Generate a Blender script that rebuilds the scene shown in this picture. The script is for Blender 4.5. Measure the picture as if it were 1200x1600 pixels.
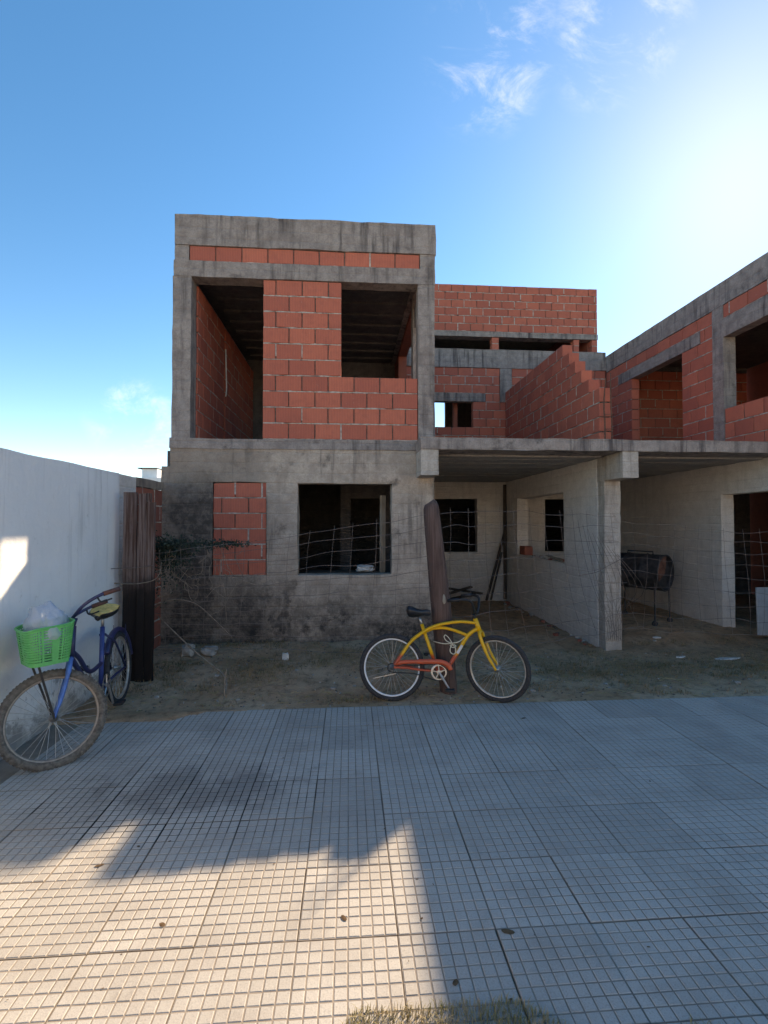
import bpy, math, random
from mathutils import Vector, Matrix, noise
random.seed(7)
R = math.radians
scn = bpy.context.scene
for o in list(bpy.data.objects): bpy.data.objects.remove(o)

# ------------------------------------------------------------------ camera
FPX, VX, VY, CH = 750.0, 546.0, 816.0, 1.6            # focal length (px of 1200), vanishing point, eye height
yaw = math.atan((600 - VX) / FPX)
pitch = math.atan((VY - 800) / FPX * math.cos(yaw))
cam = bpy.data.cameras.new('camera'); camo = bpy.data.objects.new('camera', cam)
scn.collection.objects.link(camo); scn.camera = camo
cam.sensor_fit = 'HORIZONTAL'; cam.sensor_width = 36; cam.lens = 36 * FPX / 1200
cam.clip_start = .05; cam.clip_end = 3000
camo.location = (0, 0, CH); camo.rotation_euler = (math.pi / 2 + pitch, 0, -yaw)
scn.render.resolution_x, scn.render.resolution_y = 768, 1024

# ------------------------------------------------------------------ sky, sun, exposure
SUN_AZ, SUN_EL = R(41.3), R(32.8)                      # azimuth from +Y towards +X
w = bpy.data.worlds.new('World'); scn.world = w; w.use_nodes = True
nt = w.node_tree; nt.nodes.clear()
def wn(t, **k):
    n = nt.nodes.new(t)
    for a, b in k.items(): setattr(n, a, b)
    return n
sky = wn('ShaderNodeTexSky', sky_type='NISHITA', sun_disc=False)
sky.sun_elevation = SUN_EL; sky.sun_rotation = SUN_AZ
sky.air_density = 1.0; sky.dust_density = 0.43; sky.ozone_density = 1.6; sky.altitude = 2200
bg = wn('ShaderNodeBackground'); bg.inputs[1].default_value = .134
out = wn('ShaderNodeOutputWorld')
tc = wn('ShaderNodeTexCoord')
# thin cirrus: stretched noise, thresholded
mp = wn('ShaderNodeMapping'); mp.inputs['Rotation'].default_value = (.3, .5, .9); mp.inputs['Scale'].default_value = (2.2, 7.0, 3.4)
nt.links.new(tc.outputs['Generated'], mp.inputs[0])
n1 = wn('ShaderNodeTexNoise'); n1.inputs['Scale'].default_value = 3.4; n1.inputs['Detail'].default_value = 12; n1.inputs['Roughness'].default_value = .68; n1.inputs['Distortion'].default_value = .45
nt.links.new(mp.outputs[0], n1.inputs['Vector'])
def dwin(d, c0, c1):
    v = Vector(d).normalized()
    dp = wn('ShaderNodeVectorMath', operation='DOT_PRODUCT'); nm = wn('ShaderNodeVectorMath', operation='NORMALIZE')
    nt.links.new(tc.outputs['Generated'], nm.inputs[0]); nt.links.new(nm.outputs[0], dp.inputs[0]); dp.inputs[1].default_value = v
    mr = wn('ShaderNodeMapRange', interpolation_type='SMOOTHSTEP'); mr.inputs[1].default_value = c0; mr.inputs[2].default_value = c1
    nt.links.new(dp.outputs['Value'], mr.inputs[0]); return mr.outputs[0]
def pray(x, y):
    f = Vector((math.sin(yaw) * math.cos(pitch), math.cos(yaw) * math.cos(pitch), math.sin(pitch)))
    r = Vector((math.cos(yaw), -math.sin(yaw), 0)); u = r.cross(f)
    return f + r * ((x - 600) / FPX) - u * ((y - 800) / FPX)
wins = [dwin(pray(765, 85), .9935, .9995), dwin(pray(965, 45), .9945, .9997), dwin(pray(210, 655), .996, .9998)]
acc = wins[0]
for q in wins[1:]:
    m = wn('ShaderNodeMath', operation='MAXIMUM'); nt.links.new(acc, m.inputs[0]); nt.links.new(q, m.inputs[1]); acc = m.outputs[0]
thr = wn('ShaderNodeMapRange', interpolation_type='SMOOTHSTEP'); thr.inputs[1].default_value = .44; thr.inputs[2].default_value = .86
nt.links.new(n1.outputs[0], thr.inputs[0])
mul = wn('ShaderNodeMath', operation='MULTIPLY'); nt.links.new(acc, mul.inputs[0]); nt.links.new(thr.outputs[0], mul.inputs[1])
m2 = wn('ShaderNodeMath', operation='MULTIPLY'); nt.links.new(mul.outputs[0], m2.inputs[0]); m2.inputs[1].default_value = .42
mix = wn('ShaderNodeMix', data_type='RGBA'); nt.links.new(m2.outputs[0], mix.inputs[0])
hs = wn('ShaderNodeHueSaturation'); hs.inputs['Saturation'].default_value = 1.35; nt.links.new(sky.outputs[0], hs.inputs['Color'])
nt.links.new(hs.outputs[0], mix.inputs[6]); mix.inputs[7].default_value = (5.6, 6.1, 6.8, 1)
nt.links.new(mix.outputs[2], bg.inputs[0]); nt.links.new(bg.outputs[0], out.inputs[0])
sl = bpy.data.lights.new('sun', 'SUN'); sl.energy = 3.25; sl.angle = R(.53); sl.color = (1, .97, .92)
so = bpy.data.objects.new('sun', sl); scn.collection.objects.link(so)
sdir = Vector((math.sin(SUN_AZ) * math.cos(SUN_EL), math.cos(SUN_AZ) * math.cos(SUN_EL), math.sin(SUN_EL)))
so.rotation_euler = (-sdir).to_track_quat('-Z', 'Y').to_euler(); so.location = sdir * 30
vs = scn.view_settings; vs.view_transform = 'Standard'; vs.look = 'None'; vs.gamma = 1; vs.exposure = 1.45; vs.use_curve_mapping = False
vs.use_white_balance = True; vs.white_balance_temperature = 10300; vs.white_balance_tint = 16
scn.render.engine = 'CYCLES'
scn.cycles.max_bounces = 8; scn.cycles.diffuse_bounces = 5

# ------------------------------------------------------------------ helpers
C = scn.collection
class MB:
    def __init__(s): s.v = []; s.f = []; s.m = []
    def quad(s, *idx, mi=0): s.f.append(idx); s.m.append(mi)
    def box(s, x0, x1, y0, y1, z0, z1, mi=0, mat=None):
        b = len(s.v)
        for z in (z0, z1):
            for p in ((x0, y0, z), (x1, y0, z), (x1, y1, z), (x0, y1, z)):
                s.v.append((mat @ Vector(p)) if mat else Vector(p))
        for q in ((0, 3, 2, 1), (4, 5, 6, 7), (0, 1, 5, 4), (1, 2, 6, 5), (2, 3, 7, 6), (3, 0, 4, 7)):
            s.f.append(tuple(b + i for i in q)); s.m.append(mi)
        return s
    def cbox(s, sx, sy, sz, c, mat=None, mi=0):
        """chamfered box centred on the origin (44 triangles)"""
        b = len(s.v); h = (sx / 2, sy / 2, sz / 2); idx = {}
        for i in (-1, 1):
            for j in (-1, 1):
                for k in (-1, 1):
                    for a in range(3):
                        p = [i * h[0], j * h[1], k * h[2]]
                        for t in range(3):
                            if t != a: p[t] -= c * (i, j, k)[t]
                        idx[(i, j, k, a)] = len(s.v)
                        p = Vector(p); s.v.append(mat @ p if mat else p)
        F = []
        for a in range(3):
            o1, o2 = [t for t in range(3) if t != a]
            for sg in (-1, 1):
                q = []
                for e1, e2 in ((-1, -1), (1, -1), (1, 1), (-1, 1)):
                    t = [0, 0, 0]; t[a] = sg; t[o1] = e1; t[o2] = e2; q.append(idx[(*t, a)])
                F.append(q)
            for e1 in (-1, 1):
                for e2 in (-1, 1):
                    t0 = [0, 0, 0]; t1 = [0, 0, 0]
                    t0[a], t1[a] = -1, 1
                    for t in (t0, t1): t[o1] = e1; t[o2] = e2
                    F.append([idx[(*t0, o1)], idx[(*t1, o1)], idx[(*t1, o2)], idx[(*t0, o2)]])
        for i in (-1, 1):
            for j in (-1, 1):
                for k in (-1, 1): F.append([idx[(i, j, k, a)] for a in range(3)])
        for q in F: s.f.append(tuple(q)); s.m.append(mi)
        return s
    def tube(s, pts, r, seg=8, closed=False, caps=True, mat=None, mi=0, flat=1.0):
        pts = [Vector(p) for p in pts]; n = len(pts)
        rr = r if isinstance(r, (list, tuple)) else [r] * n
        b = len(s.v); up = None
        for i, p in enumerate(pts):
            if closed: t = pts[(i + 1) % n] - pts[i - 1]
            else: t = pts[min(i + 1, n - 1)] - pts[max(i - 1, 0)]
            t.normalize()
            if up is None:
                up = Vector((0, 0, 1)) if abs(t.z) < .9 else Vector((1, 0, 0))
            up = (up - t * up.dot(t)).normalized(); sd = t.cross(up)
            for k in range(seg):
                a = 2 * math.pi * k / seg
                q = p + (up * math.cos(a) + sd * math.sin(a) * flat) * rr[i]
                s.v.append(mat @ q if mat else q)
        for i in range(n if closed else n - 1):
            for k in range(seg):
                a, c = b + i * seg, b + ((i + 1) % n) * seg
                s.f.append((a + k, a + (k + 1) % seg, c + (k + 1) % seg, c + k)); s.m.append(mi)
        if caps and not closed:
            s.f.append(tuple(b + k for k in reversed(range(seg)))); s.f.append(tuple(b + (n - 1) * seg + k for k in range(seg))); s.m += [mi, mi]
        return s
    def lathe(s, prof, seg=24, mat=None, closed=False, mi=0):
        """prof: (radius, axial) pairs about local Y"""
        b = len(s.v); n = len(prof)
        for k in range(seg):
            a = 2 * math.pi * k / seg
            for r, y in prof:
                q = Vector((r * math.cos(a), y, r * math.sin(a))); s.v.append(mat @ q if mat else q)
        for k in range(seg):
            for i in range(n if closed else n - 1):
                a, c = b + k * n, b + ((k + 1) % seg) * n; j = (i + 1) % n
                s.f.append((a + i, a + j, c + j, c + i)); s.m.append(mi)
        return s
    def panel(s, axis, face, thick, u0, u1, z0, z1, holes=(), step=.16, amp=.004, mi=0):
        """wall of real thickness with openings; every vertex slightly off true"""
        def lines(a, b, cuts):
            L = sorted({round(a, 4), round(b, 4), *[round(c, 4) for c in cuts if a < c < b]}); o = [L[0]]
            for p, q in zip(L, L[1:]):
                k = max(1, int(round((q - p) / step)))
                o += [p + (q - p) * (i + 1) / k for i in range(k)]
            return o
        U = lines(u0, u1, [h[0] for h in holes] + [h[1] for h in holes]); Z = lines(z0, z1, [h[2] for h in holes] + [h[3] for h in holes])
        nu, nz = len(U) - 1, len(Z) - 1
        def solid(i, j):
            if i < 0 or j < 0 or i >= nu or j >= nz: return False
            uc, zc = (U[i] + U[i + 1]) / 2, (Z[j] + Z[j + 1]) / 2
            return not any(h[0] < uc < h[1] and h[2] < zc < h[3] for h in holes)
        ids = {}
        def vid(i, j, k):
            if (i, j, k) not in ids:
                n_ = face + (thick if k else 0)
                p = Vector((U[i], n_, Z[j])) if axis == 'Y' else Vector((n_, U[i], Z[j]))
                jt = noise.noise_vector(p * 2.3 + Vector((3.1, k * 7.7, 1.7))) * amp + noise.noise_vector(p * 9.1) * amp * .7
                ids[(i, j, k)] = len(s.v); s.v.append(p + jt)
            return ids[(i, j, k)]
        def add(*q): s.f.append(q); s.m.append(mi)
        for i in range(nu):
            for j in range(nz):
                if not solid(i, j): continue
                for k in (0, 1): add(vid(i, j, k), vid(i + 1, j, k), vid(i + 1, j + 1, k), vid(i, j + 1, k))
                for di, dj, a, b in ((-1, 0, (i, j), (i, j + 1)), (1, 0, (i + 1, j), (i + 1, j + 1)), (0, -1, (i, j), (i + 1, j)), (0, 1, (i, j + 1), (i + 1, j + 1))):
                    if not solid(i + di, j + dj): add(vid(*a, 0), vid(*b, 0), vid(*b, 1), vid(*a, 1))
        return s
    def mesh(s, name, mats, off=(0, 0, 0), smooth=False):
        me = bpy.data.meshes.new(name); o = Vector(off)
        me.from_pydata([tuple(Vector(v) - o) for v in s.v], [], s.f)
        for m in (mats if isinstance(mats, (list, tuple)) else [mats]): me.materials.append(m)
        if any(s.m): me.polygons.foreach_set('material_index', s.m)
        if smooth: me.polygons.foreach_set('use_smooth', [True] * len(me.polygons))
        me.update()
        import bmesh
        bm = bmesh.new(); bm.from_mesh(me); bmesh.ops.recalc_face_normals(bm, faces=bm.faces); bm.to_mesh(me); bm.free()
        return me
    def build(s, name, mats, parent=None, world=True, smooth=False):
        """one mesh object; vertices are world coordinates unless world=False"""
        off = parent.location if (parent and world) else (0, 0, 0)
        gp = parent.parent if parent else None
        if parent and world and gp: off = Vector(parent.location) + Vector(gp.location)
        o = bpy.data.objects.new(name, s.mesh(name, mats, off, smooth)); C.objects.link(o)
        if parent: o.parent = parent
        return o
    def top(s, name, mats, base, smooth=False):
        o = bpy.data.objects.new(name, s.mesh(name, mats, base, smooth)); C.objects.link(o); o.location = base
        return o
def tag(o, label=None, cat=None, group=None, kind=None):
    for k, v in (('label', label), ('category', cat), ('group', group), ('kind', kind)):
        if v: o[k] = v
    return o
def thing(name, loc, label, cat, group=None):
    o = bpy.data.objects.new(name, None); C.objects.link(o); o.location = loc; o.empty_display_size = .2
    return tag(o, label, cat, group)
def catmull(pts, n=6, closed=False):
    P = [Vector(p) for p in pts]; o = []; m = len(P)
    rng = range(m) if closed else range(m - 1)
    for i in rng:
        g = lambda k: P[k % m] if closed else P[max(0, min(m - 1, k))]
        a, b, c, d = g(i - 1), g(i), g(i + 1), g(i + 2)
        for t in range(n):
            t = t / n
            o.append(.5 * ((2 * b) + (c - a) * t + (2 * a - 5 * b + 4 * c - d) * t * t + (3 * b - a - 3 * c + d) * t ** 3))
    if not closed: o.append(P[-1])
    return o

# ------------------------------------------------------------------ materials
class NT:
    def __init__(s, name, rough=.85, spec=.3):
        s.m = bpy.data.materials.new(name); s.m.use_nodes = True; s.t = s.m.node_tree
        s.p = s.t.nodes['Principled BSDF']; s.p.inputs['Roughness'].default_value = rough; s.p.inputs['Specular IOR Level'].default_value = spec
        s.geo = s.t.nodes.new('ShaderNodeNewGeometry'); s.tc = s.t.nodes.new('ShaderNodeTexCoord'); s.oi = s.t.nodes.new('ShaderNodeObjectInfo')
        s.pos = s.geo.outputs['Position']; s.obj = s.tc.outputs['Object']; s.rnd = s.oi.outputs['Random']
    def put(s, sock, v):
        if isinstance(v, bpy.types.NodeSocket): s.t.links.new(v, sock)
        elif v is not None:
            if hasattr(sock.default_value, '__len__') and len(sock.default_value) == 4 and len(v) == 3: v = (*v, 1)
            sock.default_value = v
    def map(s, vec, scale=(1, 1, 1), loc=(0, 0, 0), rot=(0, 0, 0)):
        n = s.t.nodes.new('ShaderNodeMapping'); s.put(n.inputs[0], vec); n.inputs['Scale'].default_value = scale; n.inputs['Location'].default_value = loc; n.inputs['Rotation'].default_value = rot
        return n.outputs[0]
    def noise(s, vec, scale, detail=4, rough=.55, dist=0):
        n = s.t.nodes.new('ShaderNodeTexNoise'); s.put(n.inputs['Vector'], vec)
        n.inputs['Scale'].default_value = scale; n.inputs['Detail'].default_value = detail; n.inputs['Roughness'].default_value = rough; n.inputs['Distortion'].default_value = dist
        return n.outputs[0]
    def vor(s, vec, scale, feat='F1'):
        n = s.t.nodes.new('ShaderNodeTexVoronoi'); n.feature = feat; s.put(n.inputs['Vector'], vec); n.inputs['Scale'].default_value = scale
        return n
    def rng(s, v, a, b, c=0., d=1.):
        n = s.t.nodes.new('ShaderNodeMapRange'); n.interpolation_type = 'SMOOTHSTEP'; s.put(n.inputs[0], v)
        for i, x in enumerate((a, b, c, d)): n.inputs[i + 1].default_value = x
        return n.outputs[0]
    def math(s, op, a, b=None):
        n = s.t.nodes.new('ShaderNodeMath'); n.operation = op; s.put(n.inputs[0], a); s.put(n.inputs[1], b)
        return n.outputs[0]
    def mix(s, f, a, b, mode='MIX'):
        n = s.t.nodes.new('ShaderNodeMix'); n.data_type = 'RGBA'; n.blend_type = mode; s.put(n.inputs[0], f); s.put(n.inputs[6], a); s.put(n.inputs[7], b)
        return n.outputs[2]
    def sep(s, v):
        n = s.t.nodes.new('ShaderNodeSeparateXYZ'); s.put(n.inputs[0], v); return n.outputs
    def bump(s, h, strength=.4, dist=.01):
        n = s.t.nodes.new('ShaderNodeBump'); s.put(n.inputs['Height'], h); n.inputs['Strength'].default_value = strength; n.inputs['Distance'].default_value = dist
        s.t.links.new(n.outputs[0], s.p.inputs['Normal'])
    def col(s, c): s.put(s.p.inputs['Base Color'], c); return s
    def rough(s, c): s.put(s.p.inputs['Roughness'], c); return s

def m_concrete(name, a, b, dark, dark_amt=.55, streak=.5, base_mould=0., room_shade=None):
    k = NT(name, .9, .2)
    n1 = k.noise(k.pos, 1.1, 5); n2 = k.noise(k.pos, 7, 6, .65); n3 = k.noise(k.map(k.pos, (7, 7, .55)), 1.6, 5, .6); n4 = k.noise(k.pos, 55, 3)
    c = k.mix(k.rng(n2, .3, .7), a, b)
    c = k.mix(k.rng(n4, .35, .75, 0, .35), c, tuple(x * .62 for x in a))
    dm = k.math('MULTIPLY', k.rng(n3, .46, .68, 0, streak), k.rng(n1, .34, .62))
    dm = k.math('MAXIMUM', dm, k.rng(k.noise(k.pos, 2.7, 7, .68), .56, .72, 0, dark_amt))
    if base_mould:
        z = k.sep(k.pos)[2]
        c = k.mix(k.rng(k.math('ADD', k.sep(k.pos)[0], k.math('MULTIPLY', k.math('SUBTRACT', k.noise(k.pos, 1.7, 6, .65), .5), 1.9)), -1.45, -.75, .45, 0), c, (.15, .118, .10))
        hz = k.rng(k.math('ADD', z, k.math('MULTIPLY', k.noise(k.map(k.pos, (1, 1, .5)), 2.2, 6, .7), 1.3)), .75, 1.65, base_mould, 0)
        hz = k.math('MULTIPLY', hz, k.rng(k.noise(k.pos, 6, 8, .75), .36, .62, .25, 1))
        dm = k.math('MAXIMUM', dm, hz)
        # long black run-off stains with a place of their own on the wall
        x = k.sep(k.pos)[0]
        wob = k.math('MULTIPLY', k.math('SUBTRACT', k.noise(k.map(k.pos, (1, 1, .8)), 3.2, 6, .7), .5), .9)
        for xc, wd, zt in ((-1.95, .42, 2.3), (-.84, .15, 1.0), (-1.25, .42, 1.05), (.45, .6, .66), (-.1, .5, .55)):
            dx = k.math('ABSOLUTE', k.math('SUBTRACT', k.math('ADD', x, wob), xc))
            q = k.math('MULTIPLY', k.rng(dx, wd * .35, wd, .85, 0), k.rng(k.math('ADD', z, wob), zt - .5, zt + .1, 1, 0))
            dm = k.math('MAXIMUM', dm, k.math('MULTIPLY', q, k.rng(k.noise(k.pos, 9, 8, .75), .3, .6, .35, 1)))
    c = k.mix(dm, c, dark)
    k.col(c); bm = k.math('MULTIPLY', k.rng(k.math('SINE', k.math('ADD', k.math('MULTIPLY', k.sep(k.pos)[2], 48), k.math('MULTIPLY', n1, 3))), .8, 1), -.5)
    k.bump(k.math('ADD', bm, k.math('ADD', k.math('MULTIPLY', n4, .5), k.math('ADD', n2, k.noise(k.pos, 22, 4, .6)))), .7, .014)
    return k.m
M = {}
M['concrete'] = m_concrete('concrete_raw', (.235, .195, .18), (.37, .315, .285), (.072, .06, .06), .8, .9)
M['stucco_old'] = m_concrete('stucco_mouldy', (.38, .30, .245), (.52, .425, .355), (.045, .038, .036), .65, .6, 1.0)
M['worn'] = m_concrete('stucco_worn', (.40, .345, .30), (.52, .46, .41), (.19, .16, .14), .55, .6)
M['room_shade'] = m_concrete('shaded_room', (.10, .092, .092), (.15, .135, .13), (.04, .038, .04), .35, .35)  # dark interior of the rooms put into the wall colour
M['stucco'] = m_concrete('stucco_grey', (.60, .55, .515), (.70, .65, .61), (.36, .33, .31), .35, .35)
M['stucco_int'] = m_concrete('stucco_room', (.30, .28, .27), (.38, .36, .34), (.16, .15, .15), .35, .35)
def m_brick(name, a, b, c3):
    k = NT(name, .88, .2)
    s = k.sep(k.obj)
    c = k.mix(k.rnd, a, b)
    n = k.noise(k.pos, 9, 6, .65); c = k.mix(k.rng(n, .42, .75, 0, .5), c, c3)
    c = k.mix(k.rng(k.noise(k.pos, 30, 4, .7), .62, .8, 0, .5), c, (.5, .42, .36))
    groove = k.math('SINE', k.math('MULTIPLY', k.math('ADD', s[0], s[1]), 300))
    dim = k.rng(groove, -1, .1, .18, 0)
    c = k.mix(dim, c, (.10, .03, .025)); k.col(c)
    k.bump(k.math('ADD', k.math('MULTIPLY', groove, .35), k.noise(k.pos, 60, 3)), .5, .006)
    return k.m
M['brick'] = m_brick('hollow_brick', (.58, .162, .105), (.45, .122, .085), (.37, .108, .08))
M['brick_old'] = m_brick('hollow_brick_old', (.38, .12, .08), (.29, .095, .07), (.17, .07, .06))
def simple(name, c, rough=.8, spec=.3, var=.25, scale=12, bump=0., metal=0., bs=40):
    k = NT(name, rough, spec); n = k.noise(k.pos if metal == 0 else k.obj, scale, 5, .6)
    k.col(k.mix(k.rng(n, .3, .7), tuple(x * (1 - var) for x in c), tuple(min(1, x * (1 + var)) for x in c)))
    k.p.inputs['Metallic'].default_value = metal
    if bump: k.bump(k.noise(k.obj, bs, 4, .6), bump, .006)
    return k.m
M['mortar'] = simple('mortar', (.40, .355, .31), .95, .1, .3, 20, .6)
M['mortar_dark'] = simple('mortar_shadow_joint', (.16, .12, .10), .95, .1, .3, 20, .6)
# white boundary wall
k = NT('white_paint', .7, .3)
n1 = k.noise(k.pos, 1.2, 5); sc = k.noise(k.map(k.pos, (4, 4, 2)), 3.2, 8, .75)
c = k.mix(k.rng(n1, .35, .7), (.78, .78, .77), (.86, .86, .85))
c = k.mix(k.rng(sc, .60, .72, 0, .5), c, (.42, .40, .38))
z = k.sep(k.pos)[2]
damp = k.rng(k.math('ADD', z, k.math('MULTIPLY', k.noise(k.pos, 4.5, 8, .75), .9)), .42, .72, 1, 0)
c = k.mix(damp, c, (.36, .34, .32)); peel = k.rng(k.math('SUBTRACT', k.noise(k.pos, 5.5, 7, .7), k.math('MULTIPLY', z, .28)), .47, .53, 0, .8)
c = k.mix(peel, c, (.30, .29, .28))
streak = k.math('MULTIPLY', k.rng(k.noise(k.map(k.pos, (9, 9, .6)), 1.5, 5), .52, .72, 0, .55), k.rng(z, .5, 2.0))
k.col(k.mix(streak, c, (.45, .44, .43))); k.bump(k.math('ADD', k.math('MULTIPLY', k.noise(k.map(k.pos, (3, 1, 1)), 5, 5, .6), 2.0), k.noise(k.pos, 25, 5)), .45, .01); M['white'] = k.m
M['render_cream'] = simple('render_cream', (.74, .66, .52), .9, .2, .06, 2); M['render_sand'] = simple('render_sand', (.68, .55, .42), .9, .2, .06, 2); M['render_white'] = simple('render_white', (.80, .77, .71), .9, .2, .05, 2)
M['white_plain'] = simple('white_render', (.78, .78, .77), .8, .3, .05, 3)
# pavement tile: granular face, dirt in the grooves
k = NT('tile_face', .62, .35)
g = k.vor(k.pos, 420).outputs['Color']; n = k.noise(k.pos, 3.5, 6, .6); f = k.noise(k.pos, 160, 3, .7)
c = k.mix(k.rnd, (.37, .35, .318), (.45, .428, .39))
c = k.mix(k.rng(n, .4, .72, 0, .5), c, (.27, .24, .21))
c = k.mix(k.rng(f, .5, .7, 0, .5), c, (.22, .205, .19)); c = k.mix(k.rng(f, .25, .42, .35, 0), c, (.62, .6, .56))
st = k.rng(k.noise(k.pos, 2.1, 8, .72), .60, .72, 0, .5); c = k.mix(st, c, (.16, .14, .12))
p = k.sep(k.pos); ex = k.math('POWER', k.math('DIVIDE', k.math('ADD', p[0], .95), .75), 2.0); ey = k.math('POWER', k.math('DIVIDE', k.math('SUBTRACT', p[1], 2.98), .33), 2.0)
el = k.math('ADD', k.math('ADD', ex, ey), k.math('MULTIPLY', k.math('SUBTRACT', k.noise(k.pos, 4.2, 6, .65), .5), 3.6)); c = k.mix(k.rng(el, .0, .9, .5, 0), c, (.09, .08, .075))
k.col(c); k.bump(k.math('ADD', f, k.noise(k.pos, 70, 3)), .25, .003); M['tile'] = k.m
k = NT('tile_groove', .95, .1)
n = k.noise(k.pos, 3, 6, .65); c = k.mix(k.rng(n, .35, .65), (.31, .265, .22), (.215, .18, .15))
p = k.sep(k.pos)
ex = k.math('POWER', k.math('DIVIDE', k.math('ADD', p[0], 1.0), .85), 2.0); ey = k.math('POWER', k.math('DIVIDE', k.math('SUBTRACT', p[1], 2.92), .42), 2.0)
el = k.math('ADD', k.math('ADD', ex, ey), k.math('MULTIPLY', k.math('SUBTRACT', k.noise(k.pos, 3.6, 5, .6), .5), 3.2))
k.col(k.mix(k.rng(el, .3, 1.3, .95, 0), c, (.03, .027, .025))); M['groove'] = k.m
# earth
k = NT('earth', .97, .1)
n1 = k.noise(k.pos, 1.3, 6, .6); n2 = k.noise(k.pos, 11, 7, .7); n3 = k.noise(k.pos, 60, 4, .7)
c = k.mix(k.rng(n1, .35, .65), (.44, .255, .15), (.56, .37, .245)); c = k.mix(k.rng(n2, .45, .7, 0, .75), c, (.185, .112, .075))
c = k.mix(k.rng(n3, .6, .8, 0, .6), c, (.30, .25, .20)); k.col(c)
k.bump(k.math('ADD', n2, k.math('MULTIPLY', n3, .6)), .9, .02); M['earth'] = k.m
M['ground_far'] = simple('dry_soil', (.27, .23, .175), .97, .1, .35, .6)
M['asphalt'] = simple('dusty_road', (.36, .32, .26), .95, .15, .25, 4)
def m_wood(name, a, b, c3):
    k = NT(name, .85, .2); gr = k.noise(k.map(k.pos, (30, 30, 1.2)), 1.6, 6, .65); big = k.noise(k.pos, 3.2, 5)
    c = k.mix(k.rng(gr, .35, .7), a, b); c = k.mix(k.rng(big, .45, .7, 0, .7), c, c3); k.col(c); k.bump(gr, .6, .01); return k.m
M['wood_post'] = m_wood('post_wood', (.085, .052, .045), (.15, .098, .085), (.055, .036, .033))
k = NT('plank_wood', .85, .2); gr = k.noise(k.map(k.pos, (42, 42, 1.0)), 1.5, 6, .65); z = k.sep(k.pos)[2]
c = k.mix(k.rng(gr, .4, .62), (.095, .05, .04), (.21, .155, .14)); low_dark = k.rng(k.math('ADD', z, k.math('MULTIPLY', k.noise(k.pos, 6, 5), .5)), 1.05, 1.5, 1, 0)  # planks turn darker towards the bottom
k.col(k.mix(low_dark, c, (.02, .015, .014))); k.bump(gr, .6, .01); M['plank'] = k.m
M['wood_pale'] = m_wood('timber_pale', (.30, .23, .17), (.40, .32, .25), (.2, .15, .11))
M['wood_dark'] = m_wood('timber_dark', (.06, .045, .038), (.1, .075, .06), (.04, .03, .026))
M['wire'] = simple('fence_wire', (.16, .13, .12), .6, .4, .35, 6, 0, .3)
M['rebar'] = simple('rusty_rebar', (.13, .065, .045), .8, .3, .3, 30)
M['rubber'] = simple('tyre_rubber', (.04, .04, .043), .8, .25, .3, 60)
M['rubber_dusty'] = simple('dusty_tyre', (.135, .12, .105), .9, .15, .35, 40, .4)
M['rim_white'] = simple('rim_white', (.72, .72, .72), .35, .5, .06, 20)
M['rim_steel'] = simple('rim_steel', (.45, .41, .36), .4, .5, .2, 30, 0, .5)
M['rim_dull'] = simple('rim_dull', (.30, .255, .215), .55, .4, .2, 30, 0, .2)
M['steel'] = simple('chrome_steel', (.42, .41, .40), .35, .5, .15, 30, 0, .9)
M['spoke'] = simple('spoke_steel', (.42, .40, .38), .4, .5, .15, 30, 0, .6)
M['black'] = simple('black_plastic', (.018, .018, .02), .5, .4, .2, 20)
M['seat_black'] = simple('saddle_vinyl', (.015, .016, .02), .35, .5, .2, 20, .5)
k = NT('frame_fade_paint', .32, .5); s = k.sep(k.obj)
f = k.rng(k.math('ADD', s[2], k.math('MULTIPLY', k.noise(k.obj, 12, 3), .02)), .40, .445)
k.col(k.mix(f, (.56, .085, .035), (.80, .40, .012))); M['fade'] = k.m
M['yellow'] = simple('yellow_paint', (.80, .40, .012), .32, .5, .06, 8)
M['red'] = simple('orange_red_paint', (.56, .085, .035), .32, .5, .06, 8)
M['blue'] = simple('blue_paint', (.025, .06, .22), .35, .5, .25, 14)
M['blue_light'] = simple('blue_paint_bright', (.03, .14, .42), .35, .5, .25, 14)
M['navy'] = simple('navy_paint', (.02, .028, .09), .4, .5, .25, 14)
M['green'] = simple('green_plastic', (.055, .44, .14), .45, .5, .10, 20)
M['saddle_yellow'] = simple('saddle_foam', (.62, .42, .15), .8, .2, .25, 30, .4)
M['grip'] = simple('brown_grip', (.12, .055, .045), .7, .3, .2, 30)
M['rope'] = simple('cream_cord', (.66, .6, .46), .8, .2, .1, 60)
M['rust_drum'] = simple('burnt_drum', (.035, .032, .034), .7, .4, .5, 9)
M['rust'] = simple('rust_plate', (.16, .075, .055), .85, .2, .4, 12)
M['stone'] = simple('pale_rubble', (.34, .32, .295), .95, .1, .25, 14, .8)
M['litter'] = simple('pale_litter', (.6, .59, .57), .8, .2, .15, 20)
M['leaf_dry'] = simple('dry_leaf_brown', (.12, .075, .045), .9, .1, .45, 30)
M['leaf_dark'] = simple('creeper_leaf', (.028, .045, .032), .7, .3, .4, 14)
M['twig'] = simple('dry_twig', (.24, .19, .15), .9, .1, .3, 20)
M['steel_board'] = simple('pale_board', (.45, .47, .48), .7, .3, .1, 8)
k = NT('grass_blade', .8, .2); n = k.noise(k.pos, 7, 5)
k.col(k.mix(k.rng(n, .35, .65), (.16, .115, .055), (.33, .22, .12))); M['grass'] = k.m
k = NT('grass_dry_blade', .85, .2); n = k.noise(k.pos, 14, 5)
k.col(k.mix(k.rng(n, .35, .65), (.40, .31, .18), (.24, .21, .085))); M['grass_dry'] = k.m
k = NT('bag_film', .35, .5); k.col((.55, .66, .80)); k.p.inputs['Alpha'].default_value = .5; k.bump(k.noise(k.map(k.obj, (1, 1, .45)), 16, 4, .6, 1.2), .9, .03); M['film'] = k.m

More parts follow.
